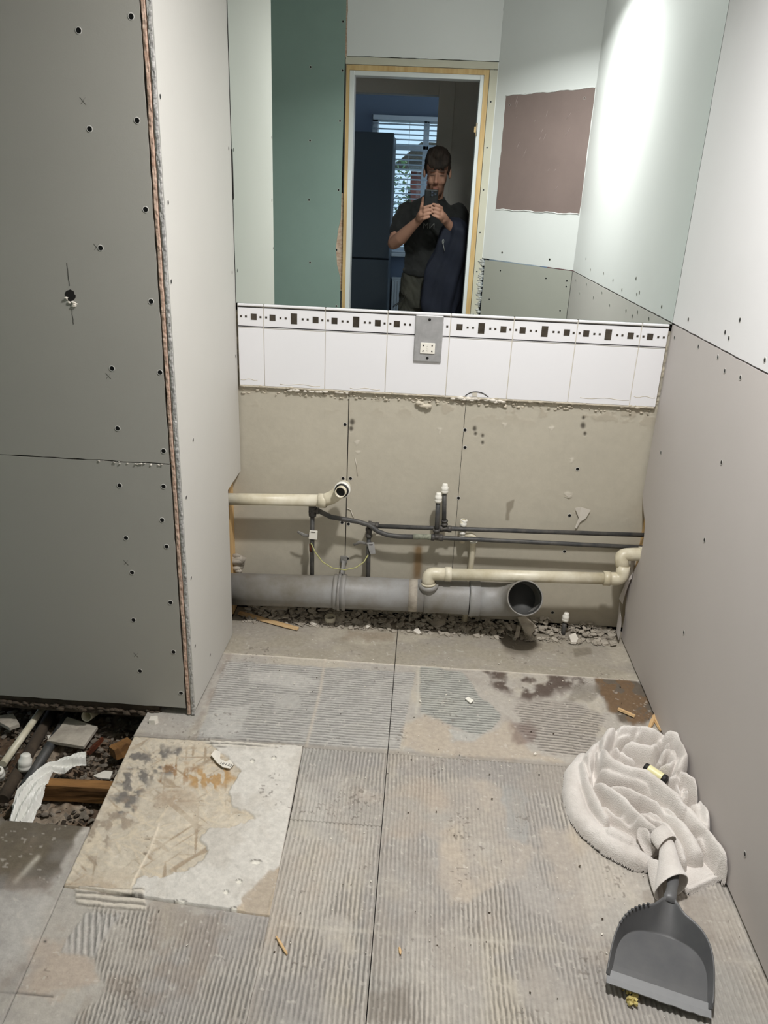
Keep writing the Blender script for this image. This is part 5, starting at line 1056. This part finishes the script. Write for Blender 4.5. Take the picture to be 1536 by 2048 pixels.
# ================================================================== PERSON (seen in the mirror, taking the photograph)
dg = None
def V(px, py, y): return Vector(mir(px, py, y=y))
def solid(name, bm, m, parent, voxel, smooth=4, fn=None, colfn=None):
    me = bpy.data.meshes.new(name); bmesh.ops.recalc_face_normals(bm, faces=bm.faces); bm.to_mesh(me); bm.free(); o = bpy.data.objects.new(name, me); COL.objects.link(o)
    md = o.modifiers.new('r', 'REMESH'); md.mode = 'VOXEL'; md.voxel_size = voxel
    if smooth: s = o.modifiers.new('s', 'SMOOTH'); s.iterations = smooth; s.factor = .5
    d = bpy.context.evaluated_depsgraph_get(); me2 = bpy.data.meshes.new_from_object(o.evaluated_get(d)); o.modifiers.clear(); old = o.data; o.data = me2; bpy.data.meshes.remove(old); me2.name = name
    n = len(me2.vertices); co = np.zeros(n*3); me2.vertices.foreach_get('co', co); co = co.reshape(-1, 3)
    if fn:
        no = np.zeros(n*3); me2.vertices.foreach_get('normal', no); no = no.reshape(-1, 3); co = co+no*fn(co, no)[:, None]; me2.vertices.foreach_set('co', co.reshape(-1))
    if colfn:
        a = me2.color_attributes.new('Col', 'FLOAT_COLOR', 'POINT'); a.data.foreach_set('color', np.concatenate([colfn(co), np.ones((n, 1))], 1).reshape(-1))
    me2.materials.append(M[m]); me2.polygons.foreach_set('use_smooth', [True]*len(me2.polygons)); me2.update(); o.parent = parent; return o
def limb(bm, pts, rad, seg=18):
    P = [Vector(p) for p in pts]; sweep(bm, P, rad, seg)
    for p, r in zip(P, rad):
        rr = min(r) if hasattr(r, '__len__') else r
        ball(bm, p, rr*.99, 2)
def ell(bm, c, r, ax=0):
    ball(bm, c, r, 3, Matrix.Rotation(ax, 4, 'X'))
pr_ = empty('person', 'man in black t-shirt reflected in the mirror holding up a phone', 'person', (0, 0, 0))
YBd = -2.90
shL, shR = Vector((-.165, -2.925, 1.368)), Vector((.170, -2.925, 1.372))
elL, elR = V(787, 487, -2.80), Vector((.262, -2.82, 1.13))
wrL, wrR = V(838, 440, -2.625), V(893, 443, -2.63)
def torso(bm, k, z0=.80):
    L = [(.80, -.01, -2.90, .158, .108), (.90, -.005, -2.90, .158, .108), (1.0, 0, -2.90, .146, .10), (1.10, 0, -2.91, .148, .10), (1.22, 0, -2.915, .166, .112), (1.32, 0, -2.925, .178, .106), (1.385, 0, -2.93, .165, .088), (1.425, .004, -2.925, .105, .07), (1.455, .008, -2.915, .06, .055)]
    L = [l for l in L if l[0] >= z0]; sweep(bm, [(x, y, z) for z, x, y, rx, ry in L], [(rx+k, ry+k) for z, x, y, rx, ry in L], 28, ref=(1, 0, 0))
bm = bmesh.new(); torso(bm, -.014)
limb(bm, [(.008, -2.925, 1.42), (.014, -2.90, 1.47), (.018, -2.875, 1.53)], [.062, .056, .056])
hx = .022
ell(bm, (hx, -2.885, 1.640), (.074, .094, .090), .2); ell(bm, (hx, -2.850, 1.570), (.063, .070, .088), .15); ell(bm, (hx-.002, -2.832, 1.492), (.045, .052, .042), .2)
for s in (-1, 1):
    ell(bm, (hx+s*.081, -2.885, 1.592), (.010, .020, .032), .2); ell(bm, (hx-.003+s*.037, -2.803, 1.545), (.020, .016, .022)); ell(bm, (hx-.003+s*.028, -2.785, 1.599), (.025, .015, .008))
limb(bm, [(hx-.004, -2.788, 1.590), (hx-.005, -2.770, 1.560), (hx-.006, -2.757, 1.538)], [.008, .010, .0125]); 
for s in (-1, 1): ell(bm, (hx-.006+s*.011, -2.768, 1.533), (.007, .009, .006))
ell(bm, (hx-.005, -2.776, 1.508), (.024, .010, .0055)); ell(bm, (hx-.005, -2.776, 1.497), (.021, .010, .0065)); ell(bm, (hx-.004, -2.790, 1.465), (.024, .018, .017))
for s, sh, el, w_ in ((-1, shL, elL, wrL), (1, shR, elR, wrR)):
    limb(bm, [sh, sh.lerp(el, .5), el], [.048, .046, .040]); limb(bm, [el, el.lerp(w_, .3)+Vector((0, 0, -.006)), el.lerp(w_, .75), w_], [.040, .043, .030, .0245])
    kn = Vector((s*.060, -2.568, 1.352)); limb(bm, [w_, w_.lerp(kn, .5), kn], [.024, .027, .024], 16); ell(bm, kn+Vector((0, -.006, .004)), (.016, .022, .036))
    ell(bm, w_.lerp(kn, .55), (.022, .028, .034))
    for i in range(4):
        z0 = 1.388-.0215*i+(0 if s < 0 else .010); L_ = (.92, 1, .95, .8)[i]
        b0 = Vector((s*.060, -2.566, z0-.006)); b1 = Vector((s*.044, -2.5405, z0+.002)); b2 = Vector((s*(.044-.024*L_), -2.5365, z0+.010)); b3 = Vector((s*(.044-.042*L_), -2.539, z0+.014))
        limb(bm, [b0, b1, b2, b3], [.0098, .0092, .0082, .0072], 10)
limb(bm, [(-.066, -2.59, 1.352), (-.063, -2.572, 1.385), (-.0585, -2.560, 1.418), (-.057, -2.556, 1.442)], [.013, .0115, .0095, .008], 10)
limb(bm, [(.064, -2.59, 1.352), (.058, -2.588, 1.385), (.040, -2.584, 1.405), (.024, -2.582, 1.412)], [.013, .0115, .0095, .008], 10)
for s in (-1, 1): limb(bm, [(s*.085, -2.90, .85), (s*.10, -2.885, .48), (s*.105, -2.90, .26), (s*.105, -2.905, .07)], [.078, .052, .05, .036]); ell(bm, (s*.105, -2.86, .045), (.04, .11, .035))
def skc(co):
    c = np.zeros(co.shape)+lin((184, 138, 118)); x, y, z = co[:, 0], co[:, 1], co[:, 2]
    def mixc(m, col):
        nonlocal c; c = c*(1-m[:, None])+lin(col)*m[:, None]
    face = (y > -2.87) & (z > 1.42)
    bd = face*np.clip(sstep(1.535, 1.50, z)+sstep(.040, .060, np.abs(x-hx))*sstep(1.60, 1.55, z), 0, 1)*sstep(-2.86, -2.84, y); st = face*np.exp(-((z-1.522)/.007)**2)*(np.abs(x-hx) < .030)*(y > -2.80)
    mixc(np.clip(bd*.6+st*.55, 0, .65), (96, 66, 50)); mixc(face*np.exp(-((z-1.5025)/.0075)**2-((x-hx+.005)/.020)**2)*(y > -2.79)*.9, (160, 102, 92))
    for s in (-1, 1):
        mixc(face*np.exp(-((z-1.601)/.008)**4-((x-hx-s*.030)/.022)**4)*.9, (48, 36, 30)); mixc(face*np.exp(-((z-1.576)/.0055)**2-((x-hx-s*.030)/.016)**4)*.9, (52, 38, 34))
    mixc(face*np.exp(-((z-1.538)/.02)**2-((x-hx)/.02)**2)*.25, (214, 140, 122))
    return c
solid('body', bm, 'skin', pr_, .0042, 2, None, skc)
# hair: short at the sides, fuller swept fringe
bm = bmesh.new(); ell(bm, (hx, -2.895, 1.662), (.084, .099, .086), .2); ell(bm, (hx-.002, -2.845, 1.700), (.068, .075, .048), -.2); ell(bm, (hx+.012, -2.812, 1.672), (.060, .034, .040), -.1)
for x, z in ((-.055, 1.628), (-.046, 1.616), (-.034, 1.622), (-.022, 1.612), (-.010, 1.618), (.003, 1.610), (.015, 1.616), (.027, 1.612), (.038, 1.622), (.048, 1.628), (.056, 1.636)): limb(bm, [(hx+x*.9, -2.83, 1.70), (hx+x, -2.797, 1.672), (hx+x*.98+.004, -2.783-.3*abs(x)**1.0*.5, z+.012), (hx+x*.98+.006, -2.782-.3*abs(x)*.6, z)], [.018, .015, .010, .006], 8)
for s in (-1, 1): ell(bm, (hx+s*.072, -2.885, 1.625), (.012, .03, .045))
solid('hair', bm, 'hair', pr_, .005, 1, lambda co, no: (fbm(co[:, 0]*95+co[:, 1]*40, co[:, 2]*26, 3)-.5)*.012)
def foldn(amp, sx=14, sz=22):
    return lambda co, no: (fbm(co[:, 0]*sx+co[:, 1]*9+3, co[:, 2]*sz+co[:, 0]*12, 3)-.5)*amp
bm = bmesh.new(); sweep(bm, [(x, y, z) for z, x, y, rx, ry in [(.975, 0, -2.90, 0, 0), (1.0, 0, -2.90, 0, 0)]], [(.172, .124)]*2, 28, ref=(1, 0, 0))
L = [(.965, 0, -2.90, .168, .12), (1.02, 0, -2.90, .160, .114), (1.10, 0, -2.91, .160, .112), (1.22, 0, -2.915, .178, .124), (1.32, 0, -2.925, .186, .118), (1.37, 0, -2.93, .172, .100), (1.405, .002, -2.928, .138, .084), (1.428, .005, -2.926, .098, .074), (1.446, .006, -2.922, .074, .066)]
sweep(bm, [(x, y, z) for z, x, y, rx, ry in L], [(rx, ry) for z, x, y, rx, ry in L], 28, ref=(1, 0, 0))
for sh, el in ((shL, elL), (shR, elR)): limb(bm, [sh+Vector((0, 0, 0)), sh.lerp(el, .35), sh.lerp(el, .62)], [.056, .062, .061])
solid('t_shirt', bm, 'tee', pr_, .006, 3, foldn(.018))
bm = bmesh.new(); cpts = [Vector((.006+.072*math.cos(a), -2.925+.064*math.sin(a), 1.444-.014*math.sin(a))) for a in np.linspace(0, 2*math.pi, 29)]; sweep(bm, cpts, .006, 8); obj('collar', bm, 'tee', pr_)
t = bpy.data.curves.new('print', 'FONT'); t.body = 'NM'; t.size = .05; t.extrude = .001; t.align_x = 'CENTER'; to = bpy.data.objects.new('shirt_print', t); COL.objects.link(to); t.materials.append(M['print']); to.parent = pr_; to.location = (-.012, -2.786, 1.262); to.rotation_euler = (math.pi/2, 0, math.pi)
# trousers
bm = bmesh.new(); L = [(.99, 0, -2.90, .164, .116), (.92, -.002, -2.90, .172, .12), (.84, -.004, -2.90, .182, .125), (.76, 0, -2.90, .178, .12)]
sweep(bm, [(x, y, z) for z, x, y, rx, ry in L], [(rx, ry) for z, x, y, rx, ry in L], 28, ref=(1, 0, 0))
for s in (-1, 1): limb(bm, [(s*.088, -2.90, .80), (s*.103, -2.885, .48), (s*.108, -2.90, .26), (s*.108, -2.905, .10)], [.095, .078, .072, .065])
solid('trousers', bm, 'trous', pr_, .008, 2, foldn(.03, 10, 14))
for s in (-1, 1):
    bm = bmesh.new(); ell(bm, (s*.105, -2.86, .05), (.05, .135, .05)); limb(bm, [(s*.105, -2.905, .06), (s*.105, -2.905, .14)], [.055, .055]); box(bm, (s*.105-.05, -2.98, .0), (s*.105+.05, -2.73, .025)); solid('boot', bm, 'boot', pr_, .006, 2)
c = V(797, 604, -2.78); bm = bmesh.new(); sweep(bm, [c+Vector(p) for p in ((.05, -.01, .05), (.02, .0, .01), (-.03, .005, -.025), (-.035, .005, -.035), (-.01, .004, -.02), (.04, -.005, .03))], .0022, 6); obj('drawcord', bm, 'rubber', pr_)
# phone
pc = (V(849.5, 379, -2.56)+V(877, 379, -2.56))/2; ph = empty('phone', 'black phone held upright in both hands of the reflected man', 'phone', (pc.x, -2.562, pc.z-.075))
obj('case', B(((-.041, -.006, -.075), (.041, .006, .075))), 'phone', ph, bevel=.005)
obj('screen', B(((-.037, -.0066, -.071), (.037, -.0058, .071))), 'rubber', ph)
bm = B(((-.006, .006, .035), (.034, .009, .070))); cb = obj('camera_bump', bm, 'phone', ph, bevel=.0015)
for x, z in ((.005, .060), (.005, .044), (.024, .052)):
    bm = bmesh.new(); lathe(bm, Vector((x, .0088, z)), Vector((x, 1, z)), [(0, .0068), (.0022, .0066), (.0022, .005), (.0012, .0045), (.0012, 0)], 18); obj('lens', bm, 'lens', cb)
# jacket hanging over the right forearm
jk = empty('jacket', 'navy jacket draped over the arm of the reflected man', 'jacket', (.12, -2.80, .6))
bm = bmesh.new(); L = [(1.335, .150, -2.74, .03, .04), (1.315, .150, -2.725, .062, .080), (1.27, .156, -2.725, .092, .108), (1.20, .160, -2.735, .112, .118), (1.12, .150, -2.745, .128, .115), (1.02, .128, -2.75, .145, .105), (.92, .108, -2.755, .140, .095), (.80, .098, -2.76, .130, .09), (.70, .098, -2.77, .115, .08), (.62, .10, -2.78, .09, .06)]
rows = []
for j, tz_ in enumerate(np.linspace(0, len(L)-1, 44)):
    z, x, y, rx, ry = [float(np.interp(tz_, range(len(L)), [l[k] for l in L])) for k in range(5)]; ring = []
    for k in range(72):
        a = 2*math.pi*k/72; g = 1+min(1, tz_/2)*(.10*math.sin(a*5+.4*tz_+.8*math.sin(tz_*.7))+.07*math.sin(a*9-.5*tz_)+.04*math.sin(tz_*3+a*2)); ring.append(bm.verts.new((x+rx*g*math.cos(a)-.12, y+ry*g*math.sin(a)+2.80, z-.6)))
    rows.append(ring)
for a_, b_ in zip(rows[:-1], rows[1:]):
    for k in range(72): f = bm.faces.new((a_[k], b_[k], b_[(k+1) % 72], a_[(k+1) % 72])); f.smooth = True
bm.faces.new(rows[0]); bm.faces.new(rows[-1][::-1]); bmesh.ops.recalc_face_normals(bm, faces=bm.faces); obj('cloth', bm, 'jacket', jk)
c = V(886, 487, -2.632)-Vector(jk.location); bm = bmesh.new(); sweep(bm, [c+Vector((.010*math.cos(a)*.5, 0, .013*math.sin(a)+.012)) for a in np.linspace(0, 6.283, 15)], .0016, 6); sweep(bm, [c, c+Vector((.006, -.002, -.02)), c+Vector((.013, -.004, -.045))], .0018, 6); obj('zip_pull', bm, 'stringm', jk)

# lettering becomes plain mesh
d = bpy.context.evaluated_depsgraph_get()
for o in [o for o in bpy.data.objects if o.type == 'FONT']:
    me = bpy.data.meshes.new_from_object(o.evaluated_get(d)); n = link(o.name+'_', me, None, o.parent); n.location = o.location; n.rotation_euler = o.rotation_euler; nm = o.name; bpy.data.objects.remove(o); n.name = nm
